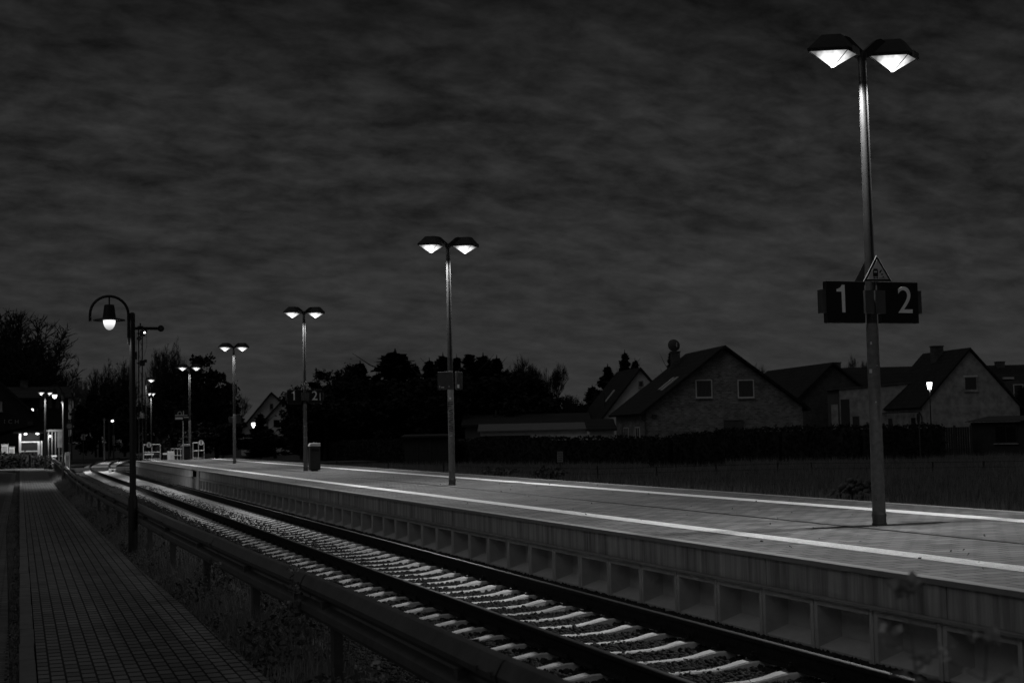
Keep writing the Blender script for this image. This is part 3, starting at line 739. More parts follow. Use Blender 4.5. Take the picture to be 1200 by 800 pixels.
# lapped joints every 4.3 m, with bolts
Y = 5.9
while Y < 70:
    lap = MB()
    vs = []
    for yy in (Y, Y+.32):
        p, nrm = frame_at(yy)
        for a, b in gp: q = p+nrm*(a-.005); vs.append((q.x-2.0, q.y-5, .893+b-.1))
    n = len(gp); lap.add(vs, [(q, q+1, n+q+1, n+q) for q in range(n-1)])
    for dy in (.06, .26):
        for bz in (-.07, -.237):
            p, nrm = frame_at(Y+dy); q = p+nrm*(-.083); lap.cbox((q.x-2.0, q.y-5, .893+bz-.1), (.018, .03, .022))
    lap.build('lap_joint', 'barrier_steel', bar); Y += 4.3
Y = 3.5; pm = None; i = 0
while Y < 101:
    p, nrm = frame_at(Y)
    if pm is None:
        q = MB(); q.box(.012, .02, -.055, .055, -.75, .02); q.box(.012, .075, -.055, -.047, -.75, .02); q.box(.012, .075, .047, .055, -.75, .02); q.box(-.06, .012, -.03, .03, -.20, -.11)
        o = q.build('post', 'dull_metal', bar); pm = o.data
    else:
        o = bpy.data.objects.new('post', pm); COL.objects.link(o); o.parent = bar
    o.location = (p.x-2.0, p.y-5, .893-.1-.03); Y += 3.05

# ------------------------------------------------------------------ lamp on a curved arm by the path
def arc_lamp(name, loc, label, sc=1.0, bulb='bulb_old', watts=14, h=3.92, r_=.30):
    t = thing(name, label, 'street lamp', loc, 0, 'street lamps with curved arm'); t.scale = (sc, sc, sc)
    m = MB(); m.tube([(0, 0, 0), (0, 0, .9), (0, 0, .95), (0, 0, h-.02), (0, 0, h)], [.075, .075, .052, .045, .02], 14); m.build('pole', 'black_metal', t, smooth=True)
    m = MB(); cx_, cz_ = -.06-r_, h-.04
    pts = [(-.06, 0, h-.52)] + [(cx_+r_*math.cos(R(a)), 0, cz_+r_*math.sin(R(a))) for a in range(0, 181, 12)] + [(cx_-r_, 0, cz_-.11)]
    m.tube(pts, .022, 8); m.box(-.06, 0, -.02, .02, h-.46, h-.42); m.box(-.06, 0, -.02, .02, h-.2, h-.16); m.tube([(cx_, 0, cz_+r_), (cx_, 0, cz_+.15)], .012, 8)
    m.build('arm', 'black_metal', t, smooth=True)
    m = MB(); m.lathe([(.07, cz_+.16), (.08, cz_+.15), (.105, cz_-.045), (.115, cz_-.055), (.25, cz_-.085), (.255, cz_-.10), (.11, cz_-.095), (.09, cz_-.07)], (cx_, 0, 0), 28)
    sh = m.build('lamp_shade', 'black_metal', t, smooth=True)
    m = MB(); m.lathe([(.095, cz_-.096), (.094, cz_-.14), (.078, cz_-.19), (.05, cz_-.232), (.015, cz_-.25)], (cx_, 0, 0), 20); m.build('glass_bowl', bulb, sh, smooth=True)
    lamp(t, (cx_, 0, cz_-.30), watts, .05, 150)
    return t
arc_lamp('street_lamp', (1.64, 22.6, .14), 'black street lamp on a curved arm standing by the path before the signal', .947, bulb='bowl_glow')
al = arc_lamp('street_lamp', (1.76, 63.5, .12), 'second street lamp, farther along the path, with a glaring bulb before the station', 1.0, bulb='bulb_bright', watts=460)

# single and twin lamps beyond the platform
def far_lamp(px, ytop, D, label, single, zb=-.3):
    p = atD(px, ytop, D); t = thing('lamp_post', label, 'lamp post', (p.x, p.y, zb), 0)
    h = p.z-zb
    m = MB(); m.tube([(0, 0, 0), (0, 0, h)], [.09, .055], 12); m.build('pole', 'galvanised', t, smooth=True)
    sides = (1,) if single else (-1, 1)
    m = MB()
    for s_ in sides: m.prism([(0, h-.05), (s_*.20, h+.03), (s_*.36, h+.19), (s_*.20, h+.22), (0, h+.05)], -.045, .045)
    m.build('arm', 'black_metal', t)
    for s_ in sides: lantern(t, s_*.46, h+.005)
    return t
far_lamp(170.4, 445, 116, 'single-headed lamp post, left of a pair behind the railway signal', True)
ft = far_lamp(177, 461, 140, 'lamp post with its two heads in line, seen as one, behind the railway signal', False); ft.rotation_euler.z = R(62)
ft = far_lamp(53, 460, 98, 'twin-headed lamp post in front of the dark station building', False, .1); ft.rotation_euler.z = R(52)
t = thing('street_lamp', 'small bare bulb lamp on a thin post left of the shelter', 'street lamp', (atD(44, 500, 118).x, atD(44, 500, 118).y, .05))
hh = atD(44, 480, 118).z-.05
MB().tube([(0, 0, 0), (0, 0, hh+.1)], .05, 8).build('pole', 'black_metal', t); MB().tube([(0, 0, hh), (-.42, 0, hh+.05)], .025, 6).build('arm', 'black_metal', t)
q = MB(); q.lathe([(.03, .14), (.09, .08), (.095, -.03), (.06, -.10), (.02, -.13)], (-.42, 0, hh-.03), 14); q.build('bulb', 'bulb_bright', t, smooth=True); lamp(t, (-.42, -.15, hh-.18), 8, .05)

# ------------------------------------------------------------------ semaphore signal
SD = 104
sb = atD(165, 534, SD); t = thing('semaphore_signal', 'tall dark semaphore signal with its arm level and a small lit lamp', 'railway signal', (sb.x, sb.y, -.3))
def L_(x, y): p = atD(x, y, SD); return (p.x-sb.x, p.z+.3)
ztop = L_(165, 377)[1]
m = MB()
for sx in (-.13, .13):
    m.box(sx-.04, sx+.04, -.05, .05, 0, ztop-.3)
z = .3; k = 0
while z < ztop-.7:
    m.tube([(-.13, 0, z), (.13, 0, z+.55)] if k % 2 else [(.13, 0, z), (-.13, 0, z+.55)], .016, 5); z += .55; k += 1
m.box(-.2, .2, -.08, .08, ztop-.34, ztop-.26); m.tube([(0, 0, ztop-.4), (0, 0, ztop-.05)], .05, 8); m.build('mast', 'black_metal', t)
x0, z0 = L_(157, 384.3); x1, _ = L_(190, 384.3); xd, _ = L_(190, 384.5)
m = MB(); m.box(x0, x1, -.12, -.10, z0-.11, z0+.11); m.box(x0, x1, -.135, -.12, z0+.07, z0+.11); m.box(x0, x1, -.135, -.12, z0-.11, z0-.07)
arm_ = m.build('signal_arm', 'sign_black', t)
q = MB(); q.lathe([(.24, 0), (.24, .03)], n=24); q.xf(Matrix.Translation((xd, -.10, z0)) @ Matrix.Rotation(R(90), 4, 'X')); q.build('arm_disc', 'sign_black', t)
q = MB(); q.lathe([(.11, 0), (.11, .01)], n=16); q.xf(Matrix.Translation((xd, -.14, z0)) @ Matrix.Rotation(R(90), 4, 'X')); q.build('disc_mark', 'plate_grey', t)
q = MB(); q.lathe([(.17, 0), (.17, .02)], n=16); q.xf(Matrix.Translation((L_(163.5, 396)[0], -.12, L_(163.5, 396)[1])) @ Matrix.Rotation(R(90), 4, 'X')); q.build('spectacle', 'plate_grey', t)
for (x, y) in ((168, 390), (167.5, 425)):
    a, b = L_(x, y); m = MB(); m.box(a-.2, a+.16, -.2, .1, b-.2, b+.2); m.box(a+.1, a+.32, -.16, .06, b+.05, b+.26); m.box(a-.4, a-.2, -.04, .04, b-.04, b+.04); m.build('lamp_box', 'black_metal', t)
a, b = L_(170, 389); q = MB(); q.lathe([(.075, 0), (.075, .03)], n=12); q.xf(Matrix.Translation((a, -.21, b)) @ Matrix.Rotation(R(90), 4, 'X')); q.build('signal_lamp', 'signal_light', t)
m = MB(); m.tube([(.42, 0, L_(0, 392)[1]), (.46, 0, L_(0, 408)[1]), (.25, 0, L_(0, 420)[1])], .012, 5); m.tube([(-.3, 0, .2), (-.3, 0, L_(0, 392)[1])], .014, 5); m.build('pull_wire', 'black_metal', t)
MB().box(-.42, -.24, -.06, .06, L_(0, 424)[1], L_(0, 415)[1]).build('balance_weight', 'black_metal', t)
MB().box(.0, .2, -.08, -.05, L_(0, 493)[1], L_(0, 487)[1]).build('number_plate', 'sticker', t)
m = MB(); m.box(.05, .13, -.07, -.05, L_(0, 488)[1], L_(0, 440)[1]); m.build('ladder_rail', 'plate_grey', t)

# ------------------------------------------------------------------ level crossing
def barrier(x0, x1, Y, z, label, flip):
    t = thing('level_crossing_barrier', label, 'barrier', (x0, Y, -.05), 0, 'level crossing barriers')
    MB().box(-.35, .12, -.2, .2, 0, 1.15).build('barrier_drive', 'pale_metal', t, bevel=.03)
    L = x1-x0; n = max(4, int(abs(L)/.55)); s_ = L/n
    m1 = MB(); m2 = MB()
    for i in range(n):
        a, b = sorted((i*s_, (i+1)*s_)); (m1 if i % 2 == 0 else m2).box(a, b, -.05, .05, z, z+.11)
    m1.build('boom_white', 'white_frame', t); m2.build('boom_dark', 'bin_grey', t)
    m1 = MB(); m2 = MB()
    for i in range(n):
        a, b = sorted((i*s_, (i+1)*s_)); (m1 if i % 2 == 0 else m2).box(a, b, -.03, .03, z-.52, z-.43)
    m1.build('skirt_rail_white', 'white_frame', t); m2.build('skirt_rail_dark', 'bin_grey', t)
    m = MB(); i = 0
    while i*.3 < abs(L): x = math.copysign(i*.3, L); m.box(x-.008, x+.008, -.01, .01, z-.48, z); i += 1
    stuff(m.build('skirt_bars', 'dull_metal', t)); return t
barrier(atY(201.5, 530, 106).x, atY(158, 530, 106).x, 106, .92, 'right half of the striped level crossing barrier behind the platform end', 1)
barrier(atY(79, 534, 106).x, atY(54, 534, 106).x, 106.3, .95, 'left half of the striped level crossing barrier beside the glazed shelter', 0)
p = atY(79, 545, 103)
t = thing('switch_cabinet', 'narrow white switch cabinet at the far end of the barrier rail', 'cabinet', (p.x+.0, 103, -.1))
MB().box(-.17, .15, -.12, .12, 0, 1.25).build('body', 'white_frame', t, bevel=.02); MB().box(-.2, .18, -.15, .15, 1.25, 1.32).build('cap', 'pale_metal', t)
MB().box(-.12, .10, -.126, -.12, .12, 1.1).build('door', 'stucco_grey', t)
# point machine / white marker between the lines
t = thing('point_lantern', 'low white marker box between the rails of the two lines', 'marker', (atz(117, 547, -.1).x, 101.5, -.24))
MB().box(-.25, .25, -.12, .12, 0, .26).build('body', 'white_frame', t, bevel=.02); MB().box(-.08, .08, -.125, -.12, .06, .2).build('mark', 'sign_black', t)
# posts, road signs and pale poles in the far middle
for (px, y0_, y1_, D, lb, mm) in ((122, 490, 530, 150, 'left of three thin pale poles below the dark trees past the crossing', 'pale_metal'), (127.5, 492, 530, 152, 'middle of three thin pale poles below the dark trees past the crossing', 'dull_metal'), (133, 490, 532, 156, 'right of three thin pale poles, carrying a tiny light', 'dull_metal')):
    a = atD(px, y0_, D); t = thing('catenary_pole', lb, 'pole', (a.x, a.y, -.3), 0, 'thin poles past the crossing'); t.name = 'thin_pole'
    MB().tube([(0, 0, 0), (0, 0, a.z+.3)], [.09, .06], 8).build('shaft', mm, t); MB().box(-.16, .16, -.02, .02, a.z+.1, a.z+.16).build('crossbar', mm, t)
    if px == 133:
        q = MB(); q.lathe([(.04, .1), (.15, .03), (.14, -.06), (.03, -.12)], (-.12, 0, a.z+.02), 10); q.build('bulb', 'bulb_bright', t)
        MB().box(-.1, .1, -.06, .06, 1.8, 2.9).build('notice', 'stucco_white', t)
for (px, py, D, lb, sh) in ((81, 499, 115, 'round grey road sign left of the tracks, high on its post', 'o'), (97.5, 512, 130, 'small upright rectangular road sign near the tracks', 'r')):
    a = atD(px, py, D); t = thing('road_sign', lb, 'road sign', (a.x, a.y, -.1)); h = a.z+.1
    MB().tube([(0, 0, 0), (0, 0, h+.2)], .035, 8).build('post', 'dull_metal', t)
    if sh == 'o':
        q = MB(); q.lathe([(.3, 0), (.3, .02)], n=24); q.xf(Matrix.Translation((0, -.05, h)) @ Matrix.Rotation(R(90), 4, 'X')); q.build('disc', 'plate_grey', t)
        q = MB(); q.lathe([(.2, 0), (.2, .004)], n=24); q.xf(Matrix.Translation((0, -.071, h)) @ Matrix.Rotation(R(90), 4, 'X')); q.build('face', 'stucco_grey', t)
    else:
        MB().box(-.17, .17, -.06, -.04, h-.26, h+.26).build('panel', 'stucco_grey', t); MB().box(-.05, .05, -.064, -.06, h-.18, h+.18).build('mark', 'sign_black', t)

# ------------------------------------------------------------------ glazed shelter and the station building on the left
KY = 110
k0 = atY(23, 530, KY); k1 = atY(47, 530, KY); k2 = atY(74, 530, KY)
ktop = atY(23, 508, KY).z; kt2 = atY(60, 505, KY).z
t = thing('glazed_shelter', 'brightly lit glazed shelter with white frames behind the dark hedge', 'shelter', (k0.x, KY, .03))
W1 = k1.x-k0.x; W2_ = k2.x-k0.x; H1 = ktop-.03; H2 = kt2-.03
m = MB(); m.box(-.06, .10, -.06, .06, 0, H1); m.box(W1-.18, W1-.02, -.06, .06, 0, H1*.78); m.box(W1+.04, W1+.16, -.06, .06, 0, H1*.78); m.build('frame_posts', 'white_frame', t)
m = MB(); 
for fz in (.76, .50, .28, .06): m.box(.1, W1-.18, -.04, .04, H1*fz-.04, H1*fz+.04)
m.build('frame_rails', 'white_frame', t)
m = MB(); m.box(-.45, W1+.2, -1.2, 2.2, H1+.02, H1+.16); m.build('roof', 'bin_grey', t)
for xx in (W1*.28, W1*.86):
    q = MB(); q.lathe([(.05, .02), (.12, -.01), (.11, -.06), (.05, -.09)], (xx, -.5, H1), 12); q.build('ceiling_lamp', 'tube_light', t); lamp(t, (xx, -.3, H1-.16), 26, .06)
MB().box(0, W1, 1.9, 1.95, .3, H1).build('back_wall', 'plate_grey', t)
m = MB(); m.box(.2, W1-.3, .8, 1.2, .45, .52); m.box(.25, .3, .85, 1.15, 0, .45); m.box(W1-.4, W1-.35, .85, 1.15, 0, .45); m.build('bench', 'white_frame', t)
t = thing('waiting_room', 'dim glass-walled annex adjoining the lit shelter, panes between thin frames', 'building', (k1.x+.3, KY+.6, .03))
Wb = k2.x-k1.x-.3
m = MB(); m.box(0, Wb, 0, 3, H2-.02, H2+.12); m.build('roof', 'pale_metal', t)
m = MB()
for i in range(6): x = i*(Wb-.08)/5; m.box(x, x+.08, 0, .08, 0, H2-.02)
m.box(Wb*.7, Wb, -.01, .02, H2*.55, H2-.02); m.build('frame', 'stucco_grey', t)
MB().box(0, Wb, .09, .10, .3, H2-.05).build('glazing', 'glass_dark', t); MB().box(0, Wb, .02, .07, 0, .5).build('low_wall', 'stucco_dark', t)
q = MB(); q.lathe([(.03, .02), (.12, -.02), (.03, -.08)], (Wb*.3, -.1, H2-.3), 10); q.build('wall_lamp', 'bulb_small', t); lamp(t, (Wb*.3, -.3, H2-.4), 8, .05)
# parked / white boxes left of the shelter
for (xa, xb, yt, lb) in ((1.5, 9.5, 521, 'tall pale utility box left of the lit shelter'), (10.5, 17, 524, 'lower pale utility box next to the lit shelter')):
    a = atY(xa, yt, 108); b = atY(xb, yt, 108); t = thing('utility_box', lb, 'utility box', ((a.x+b.x)/2, 108, .03), 0, 'pale utility boxes')
    w_ = (b.x-a.x)/2; MB().box(-w_, w_, -.25, .25, 0, a.z-.03).build('body', 'stucco_white', t, bevel=.02); MB().box(-w_-.03, w_+.03, -.28, .28, a.z-.03, a.z+.03).build('lid', 'stucco_grey', t)
    MB().box(-w_+.05, w_-.05, -.256, -.25, .2, a.z-.15).build('door', 'stucco_grey', t)

# ------------------------------------------------------------------ generic house
def house(name, label, xl, xr, yb, D, v, length, yapex, xapex, yeL, yeR, wall, zg=-.05, roof='roof_tiles', over=.4, sd=1, cat='house'):
    """gable wall facing the camera between photo columns xl and xr; v = column the ridge runs to"""
    e2 = ray(v, 505); e2.z = 0; e2.normalize(); e1 = Vector((e2.y, -e2.x, 0))
    p0 = atD(xl, yb, D); p0.z = zg
    def onplane(x, y):
        d = ray(x, y); tt = (p0-Vector((0, 0, CAMH))).dot(e2)/d.dot(e2); p = Vector((0, 0, CAMH))+d*tt; q = p-p0; return q.dot(e1), p.z-zg
    W = onplane(xr, yb)[0]; xa, za = onplane(xapex, yapex); zl = onplane(xl, yeL)[1]; zr = onplane(xr, yeR)[1]
    t = thing(name, label, cat, p0, math.atan2(e1.y, e1.x))
    MB().prism([(0, 0), (W, 0), (W, zr), (xa, za-.05), (0, zl)], 0, length).build('wall', wall, t)
    def slope(x0, z0, x1, z1):
        m = MB(); th = .16; dx, dz = x1-x0, z1-z0; L = math.hypot(dx, dz); nx, nz = -dz/L*th, dx/L*th
        if nz < 0: nx, nz = -nx, -nz
        ex, ez = dx/L*over*1.2, dz/L*over*1.2
        m.prism([(x0-ex, z0-ez), (x1, z1), (x1+(nx if False else 0), z1+th*1.25), (x0-ex+nx, z0-ez+nz)], -over, length+over); return m
    a = slope(0, zl, xa, za); b = slope(W, zr, xa, za)
    a.add(b.v, b.f); rf = a.build('roof', roof, t)
    t['_'] = 0; del t['_']
    return t, onplane, rf, (W, xa, za, zl, zr, length)
def win(par, x0, x1, z0, z1, face='front', length=0, pane='glass_dark', frame='white_frame', bars=1, shutter=False, fw_=.07):
    if x0 > x1: x0, x1 = x1, x0
    if z0 > z1: z0, z1 = z1, z0
    m = MB()
    m.box(x0, x1, -.05, -.002, z1-fw_, z1); m.box(x0, x1, -.07, -.002, z0, z0+fw_*1.3); m.box(x0, x0+fw_, -.05, -.002, z0+fw_*1.3, z1-fw_); m.box(x1-fw_, x1, -.05, -.002, z0+fw_*1.3, z1-fw_)
    for i in range(bars):
        xx = x0+(x1-x0)*(i+1)/(bars+1); m.box(xx-.022, xx+.022, -.045, -.004, z0+fw_*1.3, z1-fw_)
    q = MB().box(x0+fw_, x1-fw_, -.02, -.004, z0+fw_, z1-fw_)
    s = MB().box(x0-.05, x1+.05, -.12, -.002, z0-.06, z0-.003)
    if face == 'left':
        T = Matrix.Rotation(R(-90), 4, 'Z'); [mm.xf(T) for mm in (m, q, s)]
    f = m.build('window', frame, par); q.build('pane', pane, f); s.build('sill', 'stucco_grey', f); return f
def curtain_mat():
    m = bpy.data.materials.new('curtained_glass'); m.use_nodes = True; t = m.node_tree; b = t.nodes['Principled BSDF']
    tcn = t.nodes.new('ShaderNodeTexCoord'); wv = t.nodes.new('ShaderNodeTexWave'); wv.inputs['Scale'].default_value = 3.2; wv.inputs['Distortion'].default_value = 2
    t.links.new(tcn.outputs['Object'], wv.inputs['Vector']); mr = t.nodes.new('ShaderNodeMapRange'); mr.inputs[3].default_value = .015; mr.inputs[4].default_value = .12
    t.links.new(wv.outputs['Fac'], mr.inputs[0]); t.links.new(mr.outputs[0], b.inputs['Base Color']); b.inputs['Roughness'].default_value = .3; MATS['curtained_glass'] = m
curtain_mat()
def chimney(rf, x, y, z0, z1, w_=.5, m='dark_brick'):
    c = MB().box(x-w_/2, x+w_/2, y-w_/2, y+w_/2, z0, z1); c.box(x-w_/2-.05, x+w_/2+.05, y-w_/2-.05, y+w_/2+.05, z1, z1+.08); return c.build('chimney', m, rf)
def skylight(rf, x0, z0, x1, z1, y0, y1):
    dx, dz = x1-x0, z1-z0; L = math.hypot(dx, dz); nx, nz = -dz/L*.06, dx/L*.06
    return MB().prism([(x0, z0), (x1, z1), (x1+nx, z1+nz), (x0+nx, z0+nz)], y0, y1).build('skylight', 'pale_metal', rf)

# big brick gable house
t, op, rf, (W, xa, za, zl, zr, LL) = house('brick_house', 'broad pale brick gable house with two square white-framed windows', 758, 942, 525, 100, 350, 9.6, 408, 848, 481, 476, 'brick_wall', over=.45)
for (a, b) in ((578, 664), (789, 874)):
    x0, z1 = op(680+a/4.286, 380+278/4.286); x1, z0 = op(680+b/4.286, 380+369/4.286); win(t, x0, x1, z0, z1, pane='curtained_glass', bars=0)
x0, z1 = op(680+720/4.286, 380+480/4.286); x1, z0 = op(680+820/4.286, 380+535/4.286); win(t, x0, x1, z0-.2, z1, pane='stucco_dark', bars=0, frame='stucco_dark')
win(t, -3.2, -1.9, .9, 2.2, 'left', frame='white_frame', bars=1)       # windows of the long side
win(t, -6.9, -5.4, .2, 2.2, 'left', frame='white_frame', bars=2)
q = op(680+372/4.286, 380+460/4.286); MB().cbox((q[0], -.08, q[1]), (.3, .14, .22)).build('meter_box', 'plate_grey', t)
th = math.atan2(za-zl, xa)
xc_ = xa-1.3; zc_ = za-1.3*math.tan(th)
chimney(rf, xc_, LL-1.2, zc_, za+.22, .62)
d_ = thing('satellite_dish', 'round satellite dish standing on the chimney of the brick house', 'satellite dish', (0, 0, 0)); 
dl = t.matrix_basis @ Vector((xc_-.1, LL-1.25, za+.31)); d_.location = dl; d_.rotation_euler = (0, 0, t.rotation_euler.z)
MB().tube([(0, 0, -.03), (0, 0, .5)], .03, 8).build('mast', 'dull_metal', d_)
q = MB(); q.lathe([(.02, .12), (.28, .08), (.46, 0), (.48, -.01), (.28, .05), (.02, .09)], n=24); q.xf(Matrix.Translation((0, -.06, .45)) @ Matrix.Rotation(R(80), 4, 'X')); q.build('dish', 'plate_grey', d_, smooth=True)
MB().box(.08, .14, -.5, -.44, .3, .62).build('receiver', 'sticker', d_)
for (f0, f1, y0_, y1_) in ((.28, .5, 1.6, 2.1), (.30, .5, 2.7, 3.2)):
    skylight(rf, xa*f0, zl+(za-zl)*f0+.22, xa*f1, zl+(za-zl)*f1+.22, y0_, y1_)
m = MB(); m.tube([(-.45, -.3, zl-.45), (-.1, -.1, zl-.75), (-.05, -.08, .1)], .045, 8); m.build('downpipe', 'dull_metal', t)
# small white gable behind it
t, op, rf, (W, xa, za, zl, zr, LL) = house('white_house', 'white gable of a small house showing left behind the brick house', 707, 800, 520, 124, 330, 8.5, 433, 750, 490, 490, 'stucco_white', over=.35)
x0, z1 = op(748, 446); x1, z0 = op(754, 454); win(t, x0, x1, z0, z1, bars=0, frame='stucco_grey')
for f in (.30, .42): skylight(rf, xa*f, zl+(za-zl)*f+.22, xa*(f+.13), zl+(za-zl)*(f+.13)+.22, 3.0, 3.5)
q = op(700, 470); MB().tube([(xa*.2, 2.5, zl+(za-zl)*.2), (xa*.2, 2.5, zl+(za-zl)*.2+1.4)], .14, 8).build('flue', 'plate_grey', rf)
# dark gabled house
t, op, rf, (W, xa, za, zl, zr, LL) = house('dark_house', 'dark brick gabled house with a long roof right of the brick house', 934, 1016, 525, 126, 300, 16, 427, 975, 470, 458, 'dark_brick', over=.35)
chimney(rf, xa+1.6, 3.0, za-1.5, za+.25, .75)
# pale flat-roofed building
e = thing('flat_building', 'low stained pale building with sloping top edge and tall dark door', 'building', (0, 0, 0)); a = atD(971, 505, 121); b = atD(1072, 505, 119)
d = (b-a); d.z = 0; e.location = (a.x, a.y, -.05); e.rotation_euler = (0, 0, math.atan2(d.y, d.x)); LB = d.length
za_, zb_ = atD(971, 457.5, 121).z+.05, atD(1062, 449, 119).z+.05
MB().prism([(1.0, 0), (LB, 0), (LB, zb_), (1.0, za_+.05)], 0, 7).build('wall', 'stucco_grey', e)
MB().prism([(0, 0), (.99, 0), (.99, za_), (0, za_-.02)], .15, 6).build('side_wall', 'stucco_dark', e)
MB().prism([(-.1, za_), (LB+.1, zb_+.02), (LB+.1, zb_+.12), (-.1, za_+.1)], -.15, 7.1).build('roof_edge', 'dark_brick', e)
def eo(x): return (x-971)/(1072-971)*LB
MB().box(eo(986.5), eo(997), -.03, -.004, 0, atD(990, 467, 121).z).build('door', 'door_dark', e)
f = MB().box(eo(975), eo(983), .10, .148, 1.2, atD(980, 473, 121).z); f.build('window', 'stucco_grey', e)
f = MB().box(eo(1000), eo(1008), -.03, -.004, .1, atD(1003, 487, 121).z); f.build('hatch', 'door_dark', e)
# long roof far behind
def slab_house(name, label, xL, xR, ytop, yev, D, wall, depth=8, zg=-.05, roof='roof_tiles', yb=510, slopey=0):
    a = atD(xL, yb, D); b = atD(xR, yb, D); d = b-a; d.z = 0; t = thing(name, label, 'building', (a.x, a.y, zg), math.atan2(d.y, d.x)); L = d.length
    ze = atD((xL+xR)/2, yev, D).z-zg; zt_ = atD((xL+xR)/2, ytop, D+depth/2).z-zg
    MB().box(0, L, 0, depth, 0, ze).build('wall', wall, t)
    rf = MB().prism([(-.4, ze-.1), (depth/2, zt_), (depth+.4, ze-.1), (depth+.4, ze+.05), (depth/2, zt_+.16), (-.4, ze+.05)], -.3, L+.3, 'X').build('roof', roof, t)
    return t, rf, L, ze, zt_
t, rf, L, ze, zt_ = slab_house('long_building', 'long low roof line behind the middle houses with one small chimney', 962, 1100, 431.5, 470, 150, 'stucco_dark', 10)
chimney(rf, L*.16, 5, zt_-.4, zt_+.3, .8)
# whitewashed gable house on the right
t, op, rf, (W, xa, za, zl, zr, LL) = house('whitewashed_house', 'tall whitewashed gable house with one shuttered window and steep dark roof', 1082, 1197, 520, 113, 330, 8.2, 410, 1136, 476, 476, 'stucco_grey', over=.22)
x0, z1 = op(920+897/4.286, 380+262/4.286); x1, z0 = op(920+967/4.286, 380+334/4.286)
win(t, x0, x1, z0, z1, bars=0, pane='plate_grey', frame='stucco_grey', fw_=.09)
MB().box(x0-.05, x1+.05, -.06, -.052, z1-.02, z1+.08).build('lintel', 'stucco_white', t)
chimney(rf, xa-.55, 4.6, za-1.4, za+.55, .8)
m = MB(); m.box(-.36, -.30, -.1, 8.2, zl-.45, zl-.38); m.tube([(-.3, -.1, zl-.4), (-.08, -.1, zl-.8), (-.08, -.1, 0)], .05, 8); m.build('downpipe', 'black_metal', t)
for y_ in (1.2, 5.6): MB().box(-.03, -.004, y_, y_+.8, 1.2, 2.5).build('window', 'glass_dark', t)
# lean-to wing of that house
# far right house with dormer
t, rf, L, ze, zt_ = slab_house('dormer_house', 'house at the right edge with a pale-framed dormer window in its roof', 1160, 1262, 428.5, 470, 140, 'stucco_dark', 9)
p_ = atD(1193, 457, 140); MB().box(L*.27, L*.50, -.2, 3, ze+.25, ze+2.1).build('dormer', 'dark_brick', rf)
dm = win(t, L*.285, L*.40, ze+.35, ze+1.7, frame='white_frame', bars=0); dm.location = (0, -.22, 0)
chimney(rf, L*.33, 4.5, zt_-.3, zt_+.45, .8); MB().box(L*.28, L*.4, 2.2, 2.9, ze+2.3, ze+2.5).build('skylight', 'pale_metal', rf)
# shed at the right edge
a = atD(1139, 536, 85); b = atD(1235, 536, 82); d = b-a; d.z = 0
t = thing('garden_shed', 'dark timber shed with corrugated pale roof edge at the right', 'shed', (a.x, a.y, -.05), math.atan2(d.y, d.x)); L = d.length; hz = atD(1140, 495, 85).z+.05
MB().box(0, L, 0, 3, 0, hz).build('wall', 'timber_dark', t)
m = MB(); nn_ = 40
vs = []
for j in range(nn_+1):
    x = -.2+(L+.4)*j/nn_; zz_ = .03*(j % 2); vs += [(x, -.35, hz+.02+zz_), (x, 3.3, hz+.32+zz_), (x, 3.3, hz+.36+zz_), (x, -.35, hz+.06+zz_)]
m.add(vs, [(j*4+k_, j*4+(k_+1) % 4, j*4+4+(k_+1) % 4, j*4+4+k_) for j in range(nn_) for k_ in range(4)] + [(0, 1, 2, 3), (nn_*4+3, nn_*4+2, nn_*4+1, nn_*4)])
m.build('roof', 'bin_grey', t)
win(t, L*.30, L*.58, hz-1.25, hz-.2, frame='bin_grey', bars=1, fw_=.06)
# fence panels between hedge and shed
a = atD(1104, 533, 84); b = atD(1139, 533, 84); d = b-a; d.z = 0
t = thing('garden_gate', 'dark boarded garden gate between the long hedge and the shed', 'gate', (a.x, a.y, -.05), math.atan2(d.y, d.x)); L = d.length
m = MB(); x = 0
while x < L-.1: m.box(x, x+.12, 0, .03, .1, 1.75); x += .14
m.build('boards', 'timber_dark', t)
for x in (0, L*.45, L): MB().box(x-.06, x+.06, -.06, .06, 0, 1.85).build('post', 'door_dark', t)
# low buildings left of the houses
t, rf, L, ze, zt_ = slab_house('barn', 'long dark low barn roof below the black trees', 545, 690, 487, 497, 118, 'stucco_dark', 9)
MB().tube([(L*.25, 4.5, zt_), (L*.25, 4.5, zt_+.55)], .09, 8).build('flue', 'plate_grey', rf)
def leanto(name, label, xL, xR, yt, ye, yb, D, wall, roof, depth=3.5, zg=-.05):
    a = atD(xL, yb, D); b = atD(xR, yb, D); d = b-a; d.z = 0; t = thing(name, label, 'shed', (a.x, a.y, zg), math.atan2(d.y, d.x)); L = d.length
    ze = atD((xL+xR)/2, ye, D).z-zg; zt_ = atD((xL+xR)/2, yt, D+depth).z-zg
    MB().prism([(0, 0), (depth, 0), (depth, zt_-.08), (0, ze-.08)], 0, L, 'X').build('wall', wall, t)
    MB().prism([(-.3, ze-.06), (depth+.2, zt_-.06), (depth+.2, zt_+.03), (-.3, ze+.04)], -.2, L+.2, 'X').build('roof', roof, t); return t, L, ze
mat('roof_pale', .14, .7, 0, .2, 2)
t, L, ze = leanto('white_outbuilding', 'long white-walled outbuilding under a pale grey sloping roof', 563, 696, 496, 504, 520, 108, 'stucco_white', 'roof_pale', 4)
MB().box(0, L*.44, -.04, -.004, 0, ze-.35).build('boarding', 'timber_dark', t)
t, L, ze = leanto('white_annex', 'short white annex with dark eaves against the brick house', 691, 720, 491, 503, 520, 104, 'stucco_white', 'roof_tiles', 3)
MB().box(-.3, L+.2, -.34, -.30, ze-.12, ze+.02).build('fascia', 'timber_dark', t)
